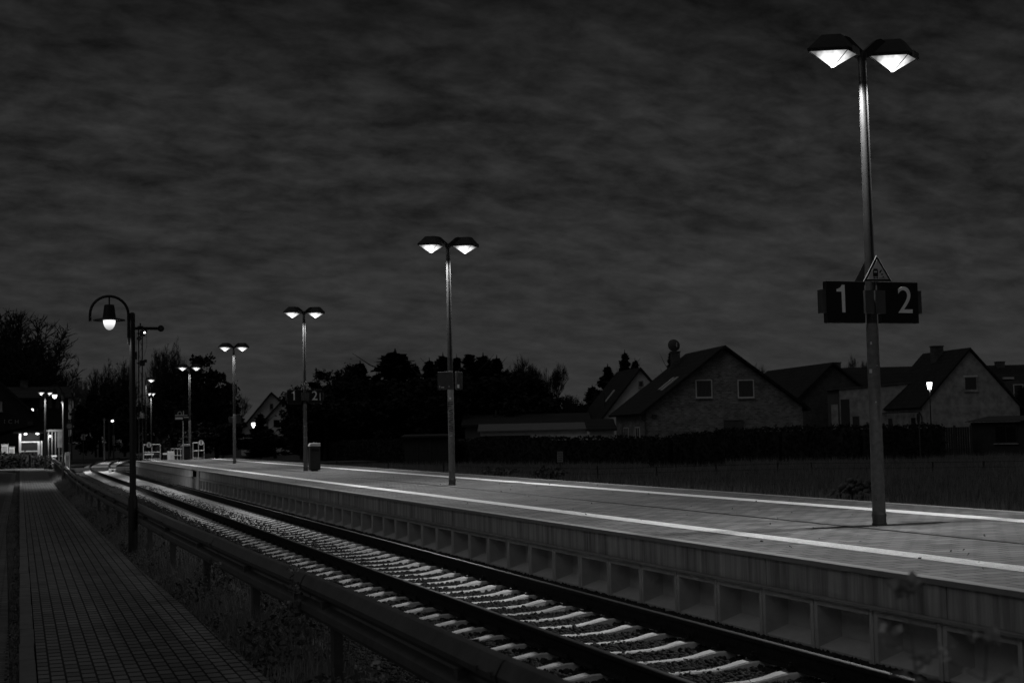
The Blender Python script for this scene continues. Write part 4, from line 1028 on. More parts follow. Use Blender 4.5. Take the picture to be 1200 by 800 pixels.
t, L, ze = leanto('low_shed', 'lowest dark shed with a thin pale roof edge at the meadow', 474, 528, 509, 511, 535, 92, 'timber_dark', 'bin_grey', 3)
for f in (.27, .55): MB().box(L*f, L*f+.06, -.04, -.004, 0, ze-.2).build('door_post', 'door_dark', t)
t, L, ze = leanto('carport', 'flat dark carport roof right behind the low shed', 533, 640, 514, 517, 538, 95, 'timber_dark', 'timber_dark', 3)
# white notice on a stake
a = atD(656.5, 545, 78); t = thing('notice_board', 'small white notice on a stake before the dark hedge', 'notice', (a.x, a.y, -.05))
MB().box(-.03, .03, 0, .05, 0, 1.1).build('stake', 'timber_dark', t); MB().box(-.16, .16, -.03, 0, .3, .88).build('panel', 'stucco_grey', t)
for z in (.4, .52, .64, .76): MB().box(-.12, .12, -.035, -.03, z-.02, z+.02).build('text_line', 'plate_grey', t)
# far left small house with two gables
t, op, rf, (W, xa, za, zl, zr, LL) = house('white_house', 'distant white house, its left higher gable, behind the garden lamp', 284, 353, 520, 168, 260, 9, 461, 318, 503, 492, 'stucco_white', over=.4)
x0, z1 = op(316, 473); x1, z0 = op(320, 479); win(t, x0, x1, z0, z1, bars=0, frame='stucco_dark')
m = MB(); 
x0, z0 = op(314, 489); x1, z1 = op(331, 470); x2, z2 = op(344, 486); zb0 = 0
m.prism([(x0, 0), (x2, 0), (x2, z2), (x1, z1), (x0, z0)], -1.6, -.05); m.build('front_gable', 'stucco_white', t)
m = MB(); m.prism([(x0-.5, z0-.5), (x1, z1), (x2+.5, z2-.5), (x2+.5, z2-.25), (x1, z1+.25), (x0-.5, z0-.25)], -1.9, -.0); m.build('front_roof', 'roof_tiles', t)
a0 = op(320, 492); a1 = op(327, 500); MB().box(a0[0], a1[0], -1.66, -1.61, a1[1], a0[1]).build('window', 'glass_dark', t)
a = atD(297, 498, 150); t = thing('garden_lamp', 'glowing lantern on a post before the distant white house', 'street lamp', (a.x, a.y, -.05)); h = a.z+.05
MB().tube([(0, 0, 0), (0, 0, h-.2)], .045, 8).build('pole', 'black_metal', t); q = MB(); q.lathe([(.06, -.28), (.24, .12), (.20, .22), (.03, .26)], (0, 0, h), 12); q.build('lantern', 'bulb_bright', t); lamp(t, (0, -.05, h-.36), 12, .05)
# street lantern before the whitewashed house
a = atD(1089.5, 456, 104); t = thing('street_lantern', 'bright square lantern on a slim post before the whitewashed house', 'street lamp', (a.x, a.y, -.05)); h = a.z+.05
MB().tube([(0, 0, 0), (0, 0, h-.02)], [.055, .035], 8).build('pole', 'black_metal', t)
q = MB(); q.lathe([(.15, 0), (.24, .50)], (0, 0, h), 4); q.build('lantern_glass', 'bulb_bright', t); lamp(t, (0, -.1, h-.08), 9, .05)
q = MB(); q.lathe([(.29, .505), (.27, .56), (.05, .68)], (0, 0, h), 4); q.build('lantern_cap', 'black_metal', t)
# back of a round road sign
a = atD(1077, 490, 76); t = thing('road_sign', 'round dark road sign seen from behind, in front of the long hedge', 'road sign', (a.x, a.y, -.1)); h = a.z+.1
MB().tube([(0, 0, 0), (0, 0, h+.3)], .03, 8).build('post', 'dull_metal', t)
q = MB(); q.lathe([(.3, 0), (.3, .02)], n=24); q.xf(Matrix.Rotation(R(18), 4, 'Z') @ Matrix.Translation((0, .05, h)) @ Matrix.Rotation(R(90), 4, 'X')); q.v = [(x*.62, y, z) for x, y, z in q.v]; q.build('disc', 'plate_grey', t)
# dark station building at the left edge with its lettering
SY = 124
p0 = atY(-260, 530, SY); p1 = atY(52, 530, SY); ap = atY(-55, 400, SY); ev = atY(45, 490, SY)
mat('station_wall', .03, .9, 0, .4, .7, .3, 25, .1); mat('lettering', .35, .8, 0, .1, 5)
t = thing('station_building', 'large dark station building at the left edge with pale lettering', 'building', (p0.x, SY, 0)); W = p1.x-p0.x
sl = (ap.z-ev.z)/(ev.x-ap.x)
MB().prism([(0, 0), (W, 0), (W, ev.z-(p1.x-ev.x)*sl), (ap.x-p0.x, ap.z), (0, ap.z-(ap.x-p0.x)*sl)], 0, 12).build('wall', 'station_wall', t)
m = MB(); x1_, z1_ = W+.3, ev.z-(p1.x+.3-ev.x)*sl; m.prism([(ap.x-p0.x, ap.z), (x1_, z1_), (x1_, z1_+.2), (ap.x-p0.x, ap.z+.25), (-.4, ap.z-(ap.x-p0.x+.4)*sl+.2), (-.4, ap.z-(ap.x-p0.x+.4)*sl)], -.35, 12.3); rf = m.build('roof', 'roof_tiles', t)
for ch, px in (('I', 5.2), ('C', 11.8), ('H', 19.5)):
    a = atY(px, 496, SY); n_ = text_mb(ch, .47, .01); n_.xf(Matrix.Translation((a.x-p0.x, -.03, a.z)) @ UPR); n_.build('letter', 'lettering', t)
a = atY(1, 476, SY); win(t, a.x-p0.x-.75, a.x-p0.x+.1, a.z-.4, a.z+.4, pane='stucco_grey', frame='stucco_grey', bars=0)
MB().box(atY(32, 500, SY).x-p0.x, atY(38.5, 500, SY).x-p0.x, -.06, -.01, atY(35, 498, SY).z, atY(35, 493.5, SY).z).build('name_plate', 'plate_grey', t)
SY2 = 140
q0 = atY(-120, 530, SY2); q1 = atY(80, 530, SY2); zt2 = atY(40, 455, SY2+5).z; ze2 = atY(60, 466, SY2).z
t = thing('station_block', 'dark rear block of the station with a row of three faint windows', 'building', (q0.x, SY2, 0)); W = q1.x-q0.x
MB().box(0, W, 0, 10, 0, ze2).build('wall', 'station_wall', t)
rf = MB().prism([(-.4, ze2-.1), (5, zt2), (10.4, ze2-.1), (10.4, ze2+.05), (5, zt2+.16), (-.4, ze2+.05)], -.3, W+.3, 'X').build('roof', 'roof_tiles', t)
chimney(rf, atY(28, 437, SY2+5).x-q0.x, 5, zt2-.3, zt2+.7, .7)
for px in (48.5, 58.5, 67.5):
    a = atY(px, 473, SY2); f = MB()
    pts = [(-.18, .45), (-.18, -.25), (-.1, -.42), (0, -.47), (.1, -.42), (.18, -.25), (.18, .45)]
    f.tube([(a.x-q0.x+u, -.03, a.z+v_) for u, v_ in pts], .035, 6); w_ = f.build('window', 'stucco_dark', t)
    MB().box(a.x-q0.x-.16, a.x-q0.x+.16, -.02, -.004, a.z-.35, a.z+.45).build('pane', 'glass_dark', w_)

# ------------------------------------------------------------------ vegetation
def quads(P, D1, D2):
    """P centres, D1 and D2 half vectors -> quad soup"""
    n = len(P); V_ = np.stack([P-D1-D2, P+D1-D2, P+D1+D2, P-D1+D2], 1).reshape(-1, 3); F_ = np.arange(n*4).reshape(-1, 4); return V_, F_
def rand_dirs(n, r_): v = r_.normal(size=(n, 3)); return v/np.linalg.norm(v, axis=1)[:, None]
def leaf_cards(P, size, r_, asp=.6):
    n = len(P); a = rand_dirs(n, r_); b = np.cross(a, rand_dirs(n, r_)); b /= np.linalg.norm(b, axis=1)[:, None]+1e-9
    s = size*(.6+.8*r_.random(n))[:, None]; return quads(P, a*s, b*s*asp)
def trunk_mesh(h, r_, m='bark', par=None, lean=.2, seed=0):
    q = random.Random(seed); mb = MB(); pts = [(q.uniform(-lean, lean)*i/5, q.uniform(-lean, lean)*i/5, h*i/5) for i in range(6)]
    mb.tube(pts, [r_*(1-.8*i/5) for i in range(6)], 8)
    for k in range(7):
        z = h*q.uniform(.3, .85); a = q.uniform(0, 6.28); l = h*q.uniform(.12, .25)
        mb.tube([(0, 0, z), (math.cos(a)*l*.6, math.sin(a)*l*.6, z+l*.5), (math.cos(a)*l, math.sin(a)*l, z+l)], [r_*.35, r_*.2, r_*.06], 5)
    return mb.build('trunk', m, par)
# every prototype is about 10 m high, 6 m wide
def conifer(t, seed):
    r_ = np.random.default_rng(seed); Ps = []; A = []; B = []
    nb = 520
    for i in range(nb):
        tt = (i+.5)/nb; z = .4+9.3*tt**.9
        L = (2.6*(1-tt)**.85+.12)*(.65+.5*r_.random())*(1+.25*math.sin(seed+tt*9))
        az = r_.random()*6.283; up = .35 if tt > .7 else (-.1-.25*r_.random())
        n = max(4, int(L*9))
        s = (np.arange(n)+.5)/n; d = np.array([math.cos(az), math.sin(az), 0])
        P = d[None]*L*s[:, None]; P[:, 2] = z+up*L*s+.25*L*s**2
        side = np.array([-math.sin(az), math.cos(az), -.15])
        wv = (.32*(1-s)+.10)*(.6+.7*r_.random(n))
        Ps.append(P); A.append(d[None]*(.16+.1*r_.random(n))[:, None]+r_.normal(size=(n, 3))*.05); B.append(side[None]*wv[:, None]*.55+r_.normal(size=(n, 3))*.07)
    # leader
    z = np.linspace(9.2, 10.1, 12); P = np.stack([0*z, 0*z, z], 1); Ps.append(P); A.append(np.tile([[.0, .0, .12]], (12, 1))); B.append(np.stack([.14*(10.3-z), 0*z, 0*z], 1))
    V_, F_ = quads(np.concatenate(Ps), np.concatenate(A), np.concatenate(B))
    npmesh('crown', V_, F_, 'needle', t); trunk_mesh(9.5, .2, par=t, lean=.05, seed=seed)
def leafy(t, seed, clumps=75, per=95, m='leaf', size=.13, prof=(3.0, 4.2, 5.6), ragged=.5):
    r_ = np.random.default_rng(seed); P = []
    for i in range(clumps):
        d = rand_dirs(1, r_)[0]; rr = r_.random()**.4; c = np.array([d[0]*prof[0]*rr, d[1]*prof[0]*rr, prof[2]+d[2]*prof[1]*rr])
        s = .5+ragged*r_.random(); P.append(c[None]+r_.normal(size=(per, 3))*s*.42)
    P = np.concatenate(P); P = P[(P[:, 2] > .1)]
    V_, F_ = leaf_cards(P, size, r_); npmesh('crown', V_, F_, m, t); trunk_mesh(7.5, .22, par=t, seed=seed)
def bare(t, seed, depth=7, m='bark', droop=0, spread=.55, thin=1.0, h=10):
    q = random.Random(seed); segs = []
    def br(p, d, l, r_, k):
        e = p+d*l; segs.append((p, e, r_, r_*.72))
        if k == 0: return
        n = 2 if k > depth-2 else (3 if q.random() < .5 else 2)
        for i in range(n):
            a = Vector((q.uniform(-1, 1), q.uniform(-1, 1), q.uniform(-.5, 1))); nd = (d+a*spread+Vector((0, 0, .12-droop*(depth-k)/depth))).normalized()
            br(e, nd, l*q.uniform(.68, .92), r_*.66, k-1)
        if q.random() < .6: 
            br(e, (d+Vector((q.uniform(-.3, .3), q.uniform(-.3, .3), .1-droop*.5))).normalized(), l*.85, r_*.7, k-1)
    br(Vector((0, 0, 0)), Vector((0, 0, 1)), h*.2, .2*thin, depth)
    zmax = max(s_[1].z for s_ in segs); k_ = h/zmax
    V_ = []; F_ = []; o = 0
    trunkm = MB(); trunkm.tube([(0, 0, 0), (0, 0, h*.2*k_)], [.2*thin*k_, .14*thin*k_], 10); trunkm.build('trunk', m, t)
    A = []
    for p, e, r1, r2 in segs[1:]:
        d = (e-p).normalized(); a = d.orthogonal().normalized(); b = d.cross(a)
        for c, r_ in ((p, max(r1, .012)), (e, max(r2, .010))):
            for i in range(3): A.append((c+(a*math.cos(2.094*i)+b*math.sin(2.094*i))*r_)*k_)
        for i in range(3): F_.append((o+i, o+(i+1) % 3, o+3+(i+1) % 3, o+3+i))
        o += 6
    npmesh('crown', np.array([tuple(v) for v in A]), np.array(F_), m, t)
def twiggy(t, seed, m='bark'):
    """bare crown: limbs fanning up from a low trunk, twigs all along them"""
    r_ = np.random.default_rng(seed); mb = MB(); mb.tube([(0, 0, 0), (.05, 0, 1.2), (0, .05, 2.4)], [.28, .22, .18], 10)
    A = []; Bv = []; Cv = []
    for k in range(60):
        az = r_.random()*6.283; fr = r_.random()**.6; R_ = 3.9*fr; top = 2.6+7.2*math.sqrt(max(0, 1-(fr*.93)**2))*(.85+.15*r_.random())
        z0 = .9+1.5*r_.random(); p0 = np.array([0, 0, z0]); p3 = np.array([math.cos(az)*R_, math.sin(az)*R_, top]); pm_ = np.array([math.cos(az)*R_*.62, math.sin(az)*R_*.62, z0+(top-z0)*.35])
        tt = np.linspace(0, 1, 9); pts = [(1-u)**2*p0+2*u*(1-u)*pm_+u*u*p3 for u in tt]
        mb.tube(pts, [.09*(1-u)+.012 for u in tt], 5, cap=False)
        for j in range(46):
            u = .15+.85*r_.random()**.8; p = (1-u)**2*p0+2*u*(1-u)*pm_+u*u*p3; tg = 2*(1-u)*(pm_-p0)+2*u*(p3-pm_); tg /= np.linalg.norm(tg)
            d = tg*.75+rand_dirs(1, r_)[0]*.75+np.array([0, 0, .15]); d /= np.linalg.norm(d); l = (.5+.9*r_.random())*(1.15-.5*u)
            A.append(p); Bv.append(d*l); Cv.append(.034)
            for q in range(5):
                f = .25+.7*r_.random(); d2 = d+rand_dirs(1, r_)[0]*.75; d2 /= np.linalg.norm(d2); A.append(p+d*l*f); Bv.append(d2*l*(.35+.3*r_.random())); Cv.append(.024)
    A = np.array(A); Bv = np.array(Bv); Cv = np.array(Cv)[:, None]
    s = np.cross(Bv, rand_dirs(len(Bv), r_)); s /= np.linalg.norm(s, axis=1)[:, None]+1e-9
    V_ = np.stack([A-s*Cv, A+s*Cv, A+Bv+s*Cv*.35, A+Bv-s*Cv*.35], 1).reshape(-1, 3); npmesh('crown', V_, np.arange(len(A)*4).reshape(-1, 4), m, t)
    mb.build('trunk', m, t)
PROTO = {}; PW = {}
def tree(kind, px, ytop, D, wpx, label, group='dark trees behind the meadow', zg=-.05, name=None):
    a = atD(px, ytop, D); h = a.z-zg; w_ = wpx*D/FPX
    key = kind
    if key not in PROTO:
        t = thing('tree', label, 'tree', (a.x, a.y, zg))
        base = kind.split(':')[0]; seed = int(kind.split(':')[1])
        if base == 'conifer': conifer(t, seed)
        elif base == 'leafy': leafy(t, seed)
        elif base == 'poplar': twiggy(t, seed)
        elif base == 'bush': leafy(t, seed, 60, 110, size=.16, prof=(3.2, 4.4, 5.0), ragged=.5)
        elif base == 'bare': bare(t, seed)
        elif base == 'fine': twiggy(t, seed)
        elif base == 'weep': bare(t, seed, 7, 'pale_bark', droop=.55, spread=.6)
        PROTO[key] = t
    else: t = copy_tree(PROTO[key], (a.x, a.y, zg), label=label)
    t.location = (a.x, a.y, zg); t.rotation_euler = (0, 0, rnd.uniform(0, 6.28))
    t.name = {'conifer': 'conifer', 'bare': 'bare_tree', 'fine': 'bare_tree', 'weep': 'birch_tree', 'poplar': 'tall_tree', 'leafy': 'leafy_tree', 'bush': 'bush'}[kind.split(':')[0]]
    t['label'] = label; t['group'] = group
    wn = {'conifer': 3.3, 'leafy': 6.6, 'poplar': 5.2, 'bush': 6.4, 'bare': 8.5, 'fine': 9, 'weep': 8}[kind.split(':')[0]]
    cw = [c for c in children(PROTO[key]) if c.name.startswith('crown')][0]
    if '_w' not in PW.get(key, {}):
        co = np.empty(len(cw.data.vertices)*3, np.float32); cw.data.vertices.foreach_get('co', co); co = co.reshape(-1, 3); PW[key] = {'_w': float(2*np.percentile(np.hypot(co[:, 0], co[:, 1]), 96))}
    wn = PW[key]['_w']*.86
    sxy = w_/wn; t.scale = (sxy, sxy, h/10.0)
    return t
GL = 'trees at the left of the tracks'
tree('fine:3', 16, 355, 150, 132, 'biggest bare tree, a tall dome of fine branches above the station', GL)
tree('bush:9', 14, 392, 158, 96, 'dense dark tree filling the lower part of the great dome behind the station', GL)
tree('fine:5', -28, 362, 155, 110, 'bare tree cut off by the left edge beside the great dome', GL)
tree('weep:4', 84, 440, 158, 40, 'pale drooping birch at the right end of the station', GL)
tree('bare:8', 74, 428, 156, 44, 'small bare tree between the great dome and the pale birch', GL)
tree('poplar:2', 112, 434, 185, 30, 'left tree of the clump behind the curved-arm lamp', GL)
tree('poplar:6', 128, 423, 190, 36, 'middle tree of the clump behind the curved-arm lamp', GL)
tree('bush:9', 118, 455, 182, 64, 'wide low tree at the foot of the clump behind the curved-arm lamp', GL)
tree('poplar:2', 146, 424, 185, 32, 'right tree of the clump, just left of the semaphore', GL)
tree('bush:9', 160, 470, 175, 60, 'low dark tree behind the semaphore mast', GL)
tree('poplar:6', 201, 398, 155, 36, 'tallest feathery tree right of the semaphore', GL)
tree('fine:3', 190, 404, 158, 34, 'thin bare tree beside the tallest feathery one right of the semaphore', GL)
tree('leafy:7', 233, 412, 150, 54, 'broad dark pine-like tree behind the farthest platform lamp', GL)
tree('leafy:7', 222, 430, 152, 44, 'dark tree joining the feathery tree and the broad one', GL)
tree('leafy:3', 206, 450, 148, 56, 'lower dark tree beneath the tallest feathery one', GL)
tree('bush:5', 254, 442, 152, 50, 'lower dark tree on the right shoulder of the broad one', GL)
tree('bare:8', 272, 459, 175, 34, 'thin bare tree just left of the distant white house', GL)
tree('bush:5', 254, 492, 138, 70, 'low shrubby mass below the slim lamp post left of the bin', GL)
tree('conifer:4', 305, 484, 140, 30, 'small conifer in front of the distant white house', GL)
tree('bush:9', 322, 500, 138, 50, 'rounded bush before the distant white house', GL)
mass = [('leafy:3', 352, 452, 42, 'leftmost dark tree of the long row, right of the distant white house'), ('conifer:4', 366, 446, 34, 'small dark conifer hidden behind the number boards of the far post'),
 ('leafy:7', 385, 431, 46, 'rounded dark tree just right of the far number 2 board'), ('leafy:3', 405, 426, 44, 'rounded dark tree, second right of the far number 2 board'), ('conifer:9', 422, 424, 36, 'pointed dark conifer left of the broad spiky one'),
 ('conifer:4', 441, 438, 30, 'short conifer in the dip left of the broad spiky one'), ('conifer:12', 463, 411, 66, 'broad spiky conifer, highest of the row left of the scrawled post'), ('conifer:9', 487, 427, 26, 'slender small conifer just left of the scrawled post'),
 ('conifer:4', 503, 421, 30, 'conifer close on the left of the scrawled post'), ('conifer:12', 519, 415, 34, 'conifer directly behind the scrawled post'), ('conifer:9', 535, 417, 30, 'conifer close on the right of the scrawled post'),
 ('conifer:4', 550, 413, 34, 'conifer, second right of the scrawled post'), ('conifer:12', 566, 415, 36, 'conifer, third right of the scrawled post'), ('conifer:9', 582, 418, 32, 'conifer, fourth right of the scrawled post'),
 ('fine:5', 610, 418, 44, 'bare-topped tree with twiggy crown above the barn'), ('leafy:3', 606, 432, 48, 'dark rounded tree under the twiggy crown above the barn'), ('bare:15', 626, 424, 34, 'bare tree between the twiggy crown and the arching one'),
 ('leafy:7', 630, 450, 44, 'dark tree under the arching bare branches'), ('bare:21', 643, 424, 34, 'arching bare tree at the right end of the long dark row'), ('leafy:3', 655, 464, 44, 'low dark tree in the gap above the white outbuilding'),
 ('fine:3', 670, 459, 34, 'pale twiggy treetop in the gap beside the white gable'),
 ('bush:5', 380, 470, 70, 'dark undergrowth tree below the row, right of the litter bin'), ('bush:9', 425, 465, 76, 'dark undergrowth tree below the pointed conifers'), ('bush:5', 472, 462, 76, 'dark undergrowth tree below the broad spiky conifer'),
 ('bush:9', 520, 460, 76, 'dark undergrowth tree behind the middle of the scrawled post'), ('bush:5', 570, 462, 76, 'dark undergrowth tree above the carport'), ('bush:9', 612, 462, 66, 'dark undergrowth tree above the barn'),
 ('conifer:12', 694, 452, 40, 'left conifer of the group behind the small white gable'), ('conifer:9', 712, 428, 42, 'second conifer of the group behind the small white gable'), ('conifer:4', 732, 412, 34, 'tallest conifer of the group behind the small white gable'),
 ('conifer:12', 744, 421, 30, 'right conifer of the group behind the small white gable'), ('leafy:7', 705, 462, 64, 'dark tree filling the foot of the conifers behind the white gable'), ('conifer:4', 786, 411, 22, 'single pointed conifer top showing left of the dish chimney')]
for i, (k_, px, yt, wp, lb) in enumerate(mass):
    D = 128+(i*7 % 5)*2
    if 'undergrowth' in lb: D = 124+(i % 3)
    if px > 688: D = 138+(i % 4)*2
    if k_[:3] == 'con' and px < 690: wp *= 1.55
    if 'undergrowth' in lb: yt -= 24; wp *= 1.15
    tree(k_, px, yt, D, wp, lb)
tree('fine:5', 998, 417, 172, 22, 'left of two bare treetops over the long low roof', 'treetops behind the houses')
tree('bare:15', 1013, 420, 172, 18, 'right of two bare treetops over the long low roof', 'treetops behind the houses')
tree('bare:8', 888, 424, 165, 20, 'faint bare treetop right of the brick house ridge', 'treetops behind the houses')
tree('leafy:3', 1200, 452, 118, 22, 'leafy tree at the right edge beside the whitewashed house', 'treetops behind the houses')

# hedges
def hedge(label, pts, th, name='hedge', dens=150, m='leaf', zg=-.1):
    """pts: (Vector ground point, height)"""
    t = thing(name, label, 'hedge', pts[0][0]); P = []
    b = MB()
    o = pts[0][0]
    for (p, h), (q, g_) in zip(pts, pts[1:]):
        L = (q-p).length; n = int(L*(max(h, g_)+th)*dens); u = rng.random(n)
        base_ = np.array(p)[None]*(1-u)[:, None]+np.array(q)[None]*u[:, None]
        hh = h*(1-u)+g_*u; d = (q-p).normalized(); nv = np.array((-d.y, d.x, 0))
        side = rng.random(n); z = rng.random(n)
        isf = side < .62
        off = np.where(isf, -th/2*(.9+.25*rng.random(n)), (rng.random(n)-.5)*th)
        zz_ = np.where(isf, hh*z, hh*(.97+.07*rng.random(n)+.03*np.sin(u*L*2.3)))
        P.append(base_-np.array(o)[None]+nv[None]*(-off[:, None])*-1+np.stack([0*z, 0*z, zz_], 1)+rng.normal(size=(n, 3))*.06)
        dd = Vector((-d.y, d.x, 0))*th*.42
        a_, b__ = p-o, q-o
        b.add([a_-dd, b__-dd, b__+dd, a_+dd, a_-dd+Vector((0, 0, h*.95)), b__-dd+Vector((0, 0, g_*.95)), b__+dd+Vector((0, 0, g_*.95)), a_+dd+Vector((0, 0, h*.95))], [(0,3,2,1),(4,5,6,7),(0,1,5,4),(1,2,6,5),(2,3,7,6),(3,0,4,7)])
    P = np.concatenate(P); V_, F_ = leaf_cards(P, .055, rng, .7); npmesh('foliage', V_, F_, m, t)
    b.build('branch_core', 'timber_dark', t); return t
def HP(px, yb, ytop): p = atz(px, yb, -.1); D = (p-Vector((0, 0, CAMH))).dot(fw); return (p, atD(px, ytop, D).z+.1)
hedge('long clipped dark hedge in front of the pale and whitewashed houses', [HP(846, 541, 505), HP(920, 541, 503), HP(1010, 540, 500.5), HP(1104, 538, 499.5)], 1.3, dens=110)
hedge('dark hedge with a sloping top in front of the brick house', [HP(768, 548, 517), HP(790, 548, 513), HP(850, 547, 505)], 1.3, dens=110)
hedge('long low dark hedge below the white outbuilding', [HP(560, 545, 515), HP(640, 545, 514), HP(720, 544.5, 513.5), HP(766, 545, 514)], 1.2, dens=90)
hedge('dark shrubby hedge on the left along the meadow behind the bin', [HP(372, 538, 520), HP(430, 540, 517), HP(478, 542, 516), HP(560, 544, 518)], 1.2, dens=80)
p = [Vector((-9, 106, .03)), Vector((-2.5, 105.5, .03)), Vector((.6, 105.5, .03)), Vector((2.0, 106, .03))]
hedge('low dark hedge behind the far bend of the brick path', [(p[0], .95), (p[1], 1.15), (p[2], 1.1), (p[3], .7)], 1.0, dens=120, m='needle')

# shrubs on the meadow
def shrub(px, yb, D, w_, h_, label):
    a = atz(px, yb, -.08); t = thing('shrub', label, 'shrub', (a.x, a.y, -.1), 0, 'shrubs on the meadow'); r_ = np.random.default_rng(int(px))
    n = 1600; d = rand_dirs(n, r_); rr = r_.random(n)**.45; P = d*rr[:, None]*np.array([w_/2, w_/2, h_/2])+np.array([0, 0, h_/2]); P += .06*np.sin(P*9)
    V_, F_ = leaf_cards(P, .045, r_, .5); npmesh('foliage', V_, F_, 'weed_leaf', t)
    m = MB()
    for k in range(7): a_ = k*.9; m.tube([(0, 0, 0), (math.cos(a_)*w_*.25, math.sin(a_)*w_*.25, h_*.8)], [.02, .006], 5)
    m.build('stems', 'bark', t)
shrub(585, 559, 0, 1.7, .5, 'low dark shrub on the meadow just right of the scrawled post')
shrub(643, 562, 0, 1.6, .6, 'round low shrub on the meadow left of the brick house')
shrub(658, 524, 0, 3.2, 1.6, 'thin shrub rising before the white outbuilding wall')
shrub(300, 535, 0, 2.4, .9, 'low shrub at the platform back edge below the distant white house')
# rock pile
t = thing('rock_pile', 'heap of grey field stones behind the platform near the closest lamp post', 'rock pile', (19.9, 31.2, -.1))
n = 170; r_ = np.random.default_rng(5); Pk = np.stack([r_.normal(size=n)*.55, r_.normal(size=n)*.35, np.zeros(n)], 1)
Pk[:, 2] = np.clip(.66*np.exp(-(Pk[:, 0]/.75)**2-(Pk[:, 1]/.5)**2)*r_.random(n)**.4, .02, 1)
Vv, Ff = scatter([rock_proto(s+40, 1) for s in range(6)], Pk, .05+.08*r_.random(n)); stuff(npmesh('stones', Vv, Ff, 'rock', t))
# wire fence across the meadow
fp = [(395, 549), (455, 551), (520, 555), (572, 558), (638, 559), (701, 561), (770, 559), (840, 557), (911, 555), (951, 554.5), (1020, 554), (1094, 553.5), (1153, 553), (1230, 552)]
pts = [atz(x, y, -.08) for x, y in fp]; o = pts[0]
t = thing('wire_fence', 'low post and wire fence crossing the dark meadow', 'fence', o)
for i, p in enumerate(pts):
    MB().tube([(p.x-o.x, p.y-o.y, -.1), (p.x-o.x+rnd.uniform(-.04, .04), p.y-o.y, .47+rnd.uniform(-.03, .08))], .035, 6).build('post', 'timber_dark', t)
m = MB()
for z in (.2, .42): m.tube([(p.x-o.x, p.y-o.y, z) for p in pts], .009, 4)
m.build('wires', 'black_metal', t)
struct(MB().box(44, 75, 66.5, 70.5, -.08, -.022).build('lane', 'asphalt'))

# grass: blades in one object
def blades(n, X, Y, Z, hmin, hmax, wd, lean=.35):
    h = hmin+(hmax-hmin)*rng.random(n)**1.5; a = rng.random(n)*6.283; l = lean*h*rng.random(n); b = rng.random(n)*6.283
    dx, dy = np.cos(a)*wd, np.sin(a)*wd
    P0 = np.stack([X-dx, Y-dy, Z-.03], 1); P1 = np.stack([X+dx, Y+dy, Z-.03], 1); P2 = np.stack([X+np.cos(b)*l, Y+np.sin(b)*l, Z+h], 1)
    V_ = np.stack([P0, P1, P2], 1).reshape(-1, 3); return V_, np.arange(n*3).reshape(-1, 3)
n = 150000; Yb = 12+rng.random(n)**1.3*78; Xb = 14.2+rng.random(n)**1.2*(6+Yb*.55)
tex = np.sin(Xb*1.3+np.sin(Yb*.9)*2)*np.sin(Yb*.7+Xb*.3); keep = rng.random(n) < .6+.4*tex; Xb, Yb = Xb[keep], Yb[keep]; n = len(Xb)
zb = np.interp(Xb, [13.6, 14.6, 22, 3000], [-.38, -.12, -.05, -.05]); V_, F_ = blades(n, Xb, Yb, zb, .12, .42, .012)
stuff(npmesh('grass', V_, F_, 'grass_blade'), 'long dark grass of the meadow beyond the platform', 'grass')
# weeds along the crash barrier
n = 52000; Yb = 3.0+rng.random(n)**1.7*72; Xe = np.interp(Yb, [p_[0] for p_ in pr], [p_[1] for p_ in pr])
Xb = Xe-.06+np.abs(rng.normal(size=n))*.42; gxx = np.interp(Yb, [p_[1] for p_ in GP], [p_[0] for p_ in GP])
ok_ = Xb < 3.2; Xb, Yb, gxx = Xb[ok_], Yb[ok_], gxx[ok_]; n = len(Xb)
clump = .35+.65*np.clip(np.sin(Yb*1.9)*np.sin(Yb*.83+1)+.45+rng.normal(size=n)*.25, 0, 1)
hm = .42*clump*np.clip((Xb-np.interp(Yb, [p_[0] for p_ in pr], [p_[1] for p_ in pr])+.12)/.35, .12, 1)
zb = np.interp(Xb, [1.5, 2.25, 3.1], [.10, .06, -.33])
h = hm*(.4+.7*rng.random(n)); a = rng.random(n)*6.283; b = rng.random(n)*6.283; l = .45*h*rng.random(n); wd = .004+.004*rng.random(n)
P0 = np.stack([Xb-np.cos(a)*wd, Yb-np.sin(a)*wd, zb-.02], 1); P1 = np.stack([Xb+np.cos(a)*wd, Yb+np.sin(a)*wd, zb-.02], 1); P2 = np.stack([Xb+np.cos(b)*l, Yb+np.sin(b)*l, zb+h], 1)
V1 = np.stack([P0, P1, P2], 1).reshape(-1, 3); F1 = np.arange(n*3).reshape(-1, 3)
stuff(npmesh('verge_grass', V1, F1, 'grass_blade'), 'dark rough grass growing under the crash barrier', 'grass')
n = 26000; Yl = 3.0+rng.random(n)**1.8*60; Xl = np.interp(Yl, [p_[0] for p_ in pr], [p_[1] for p_ in pr])+.02+np.abs(rng.normal(size=n))*.3
cl_ = np.clip(np.sin(Yl*2.3+.5)*np.sin(Yl*.71)+.5, .1, 1); Zl = .12+rng.random(n)**1.3*.42*cl_*np.clip((Xl-1.3)/.6, .15, 1)
V_, F_ = leaf_cards(np.stack([Xl, Yl, Zl], 1), .017, rng, .55)
stuff(npmesh('verge_weeds', V_, F_, 'weed_leaf'), 'small-leaved weeds spilling over the path edge under the barrier', 'weeds')
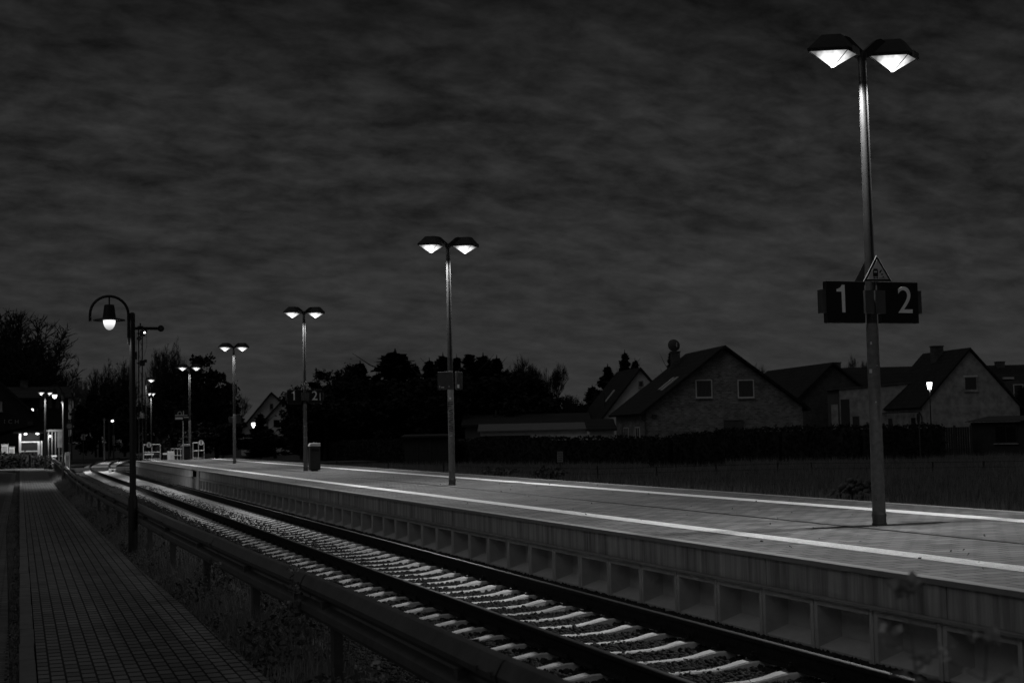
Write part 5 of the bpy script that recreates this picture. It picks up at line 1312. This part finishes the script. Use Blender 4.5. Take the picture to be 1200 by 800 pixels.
# tufts in the kerb joint on the road side
n = 14000; Yk = 4+rng.random(n)**1.2*90; Xk = -rng.random(n)*np.interp(Yk, [11, 20, 32, 57, 92], [.06, .14, .26, .23, .2]); V_, F_ = blades(n, Xk, Yk, np.full(n, .08), .01, .05, .004)
stuff(npmesh('kerb_weeds', V_, F_, 'grass_blade'), 'short dark weeds in the gap beside the kerb', 'weeds')
n = 1500; V_, F_ = leaf_cards(np.stack([-.04+rng.normal(size=n)*.03, 4+rng.random(n)**1.4*50, .085+rng.random(n)*.02], 1), .012, rng)
stuff(npmesh('kerb_leaves', V_, F_, 'weed_leaf'), 'fallen leaves in the gap beside the kerb', 'leaves')
n = 160; V_, F_ = leaf_cards(np.stack([7.5+rng.random(n)*5.8, 9+rng.random(n)**1.4*40, np.full(n, PZ+.012)], 1), .013, rng)
V_[:, 2] = np.clip(V_[:, 2], PZ+.004, PZ+.03); stuff(npmesh('fallen_leaves', V_, F_, 'weed_leaf'), 'scattered small leaves lying on the platform paving', 'leaves')
# tall weeds: blurred seed heads close to the lens, and two stalks against the barrier
def weed(loc, stems, label, seed, lf=.05, lm='weed_leaf'):
    t = thing('tall_weed', label, 'weed', loc, 0, 'tall weeds at the crash barrier'); q = random.Random(seed); m = MB(); P = []; Hd = []
    for (dx, dy, h) in stems:
        pts = [Vector((0, 0, 0)), Vector((dx*.25, dy*.25, h*.35)), Vector((dx*.6, dy*.6, h*.7)), Vector((dx, dy, h))]
        m.tube(pts, [.005, .004, .003, .002], 6)
        for k in range(int(h*22)):
            f = q.uniform(.25, .97); i = min(2, int(f*3)); u = f*3-i; c = pts[i].lerp(pts[i+1], u); a = q.uniform(0, 6.28); e = c+Vector((math.cos(a), math.sin(a), q.uniform(-.1, .6)))*q.uniform(.03, .09)
            m.tube([c, e], .0016, 4); P.append(tuple(e)); P.append(tuple((c+e)/2))
        for k in range(26): Hd.append((dx+q.gauss(0, .016), dy+q.gauss(0, .016), h+q.gauss(.0, .009)))
    m.build('stems', 'grass_blade', t)
    HH = Hd; r_ = np.random.default_rng(seed)
    V_, F_ = leaf_cards(np.array(P), lf*.3, r_, .5); npmesh('leaves', V_, F_, lm, t)
    for i in range(0, len(Hd), 26):
        V_, F_ = leaf_cards(np.array(Hd[i:i+26]), .009, r_, .8); npmesh('seed_head', V_, F_, 'stucco_grey', t)
    return t
weed((1.86, 2.62, .05), [(-.07, 0, 1.47), (.09, -.05, 1.36), (.02, .05, 1.25), (-.13, .06, 1.18), (.16, .0, 1.22)], 'blurred tall weed with pale seed heads at the bottom right', 3, .045, 'pale_leaf')
weed((1.86, 10.2, .08), [(-.02, -.03, .85), (.03, .05, .72), (-.05, .08, .6)], 'dark leafy weed climbing over the crash barrier at mid length', 5, .06)
weed((1.82, 7.4, .08), [(-.05, -.02, .6), (.02, .05, .5)], 'lower leafy weed in front of the near crash barrier', 8, .06)
weed((1.74, 13.6, .08), [(.0, .02, .62), (.05, .0, .5)], 'thin grassy weed before the barrier farther along the path', 9, .05)
bpy.context.view_layer.update()
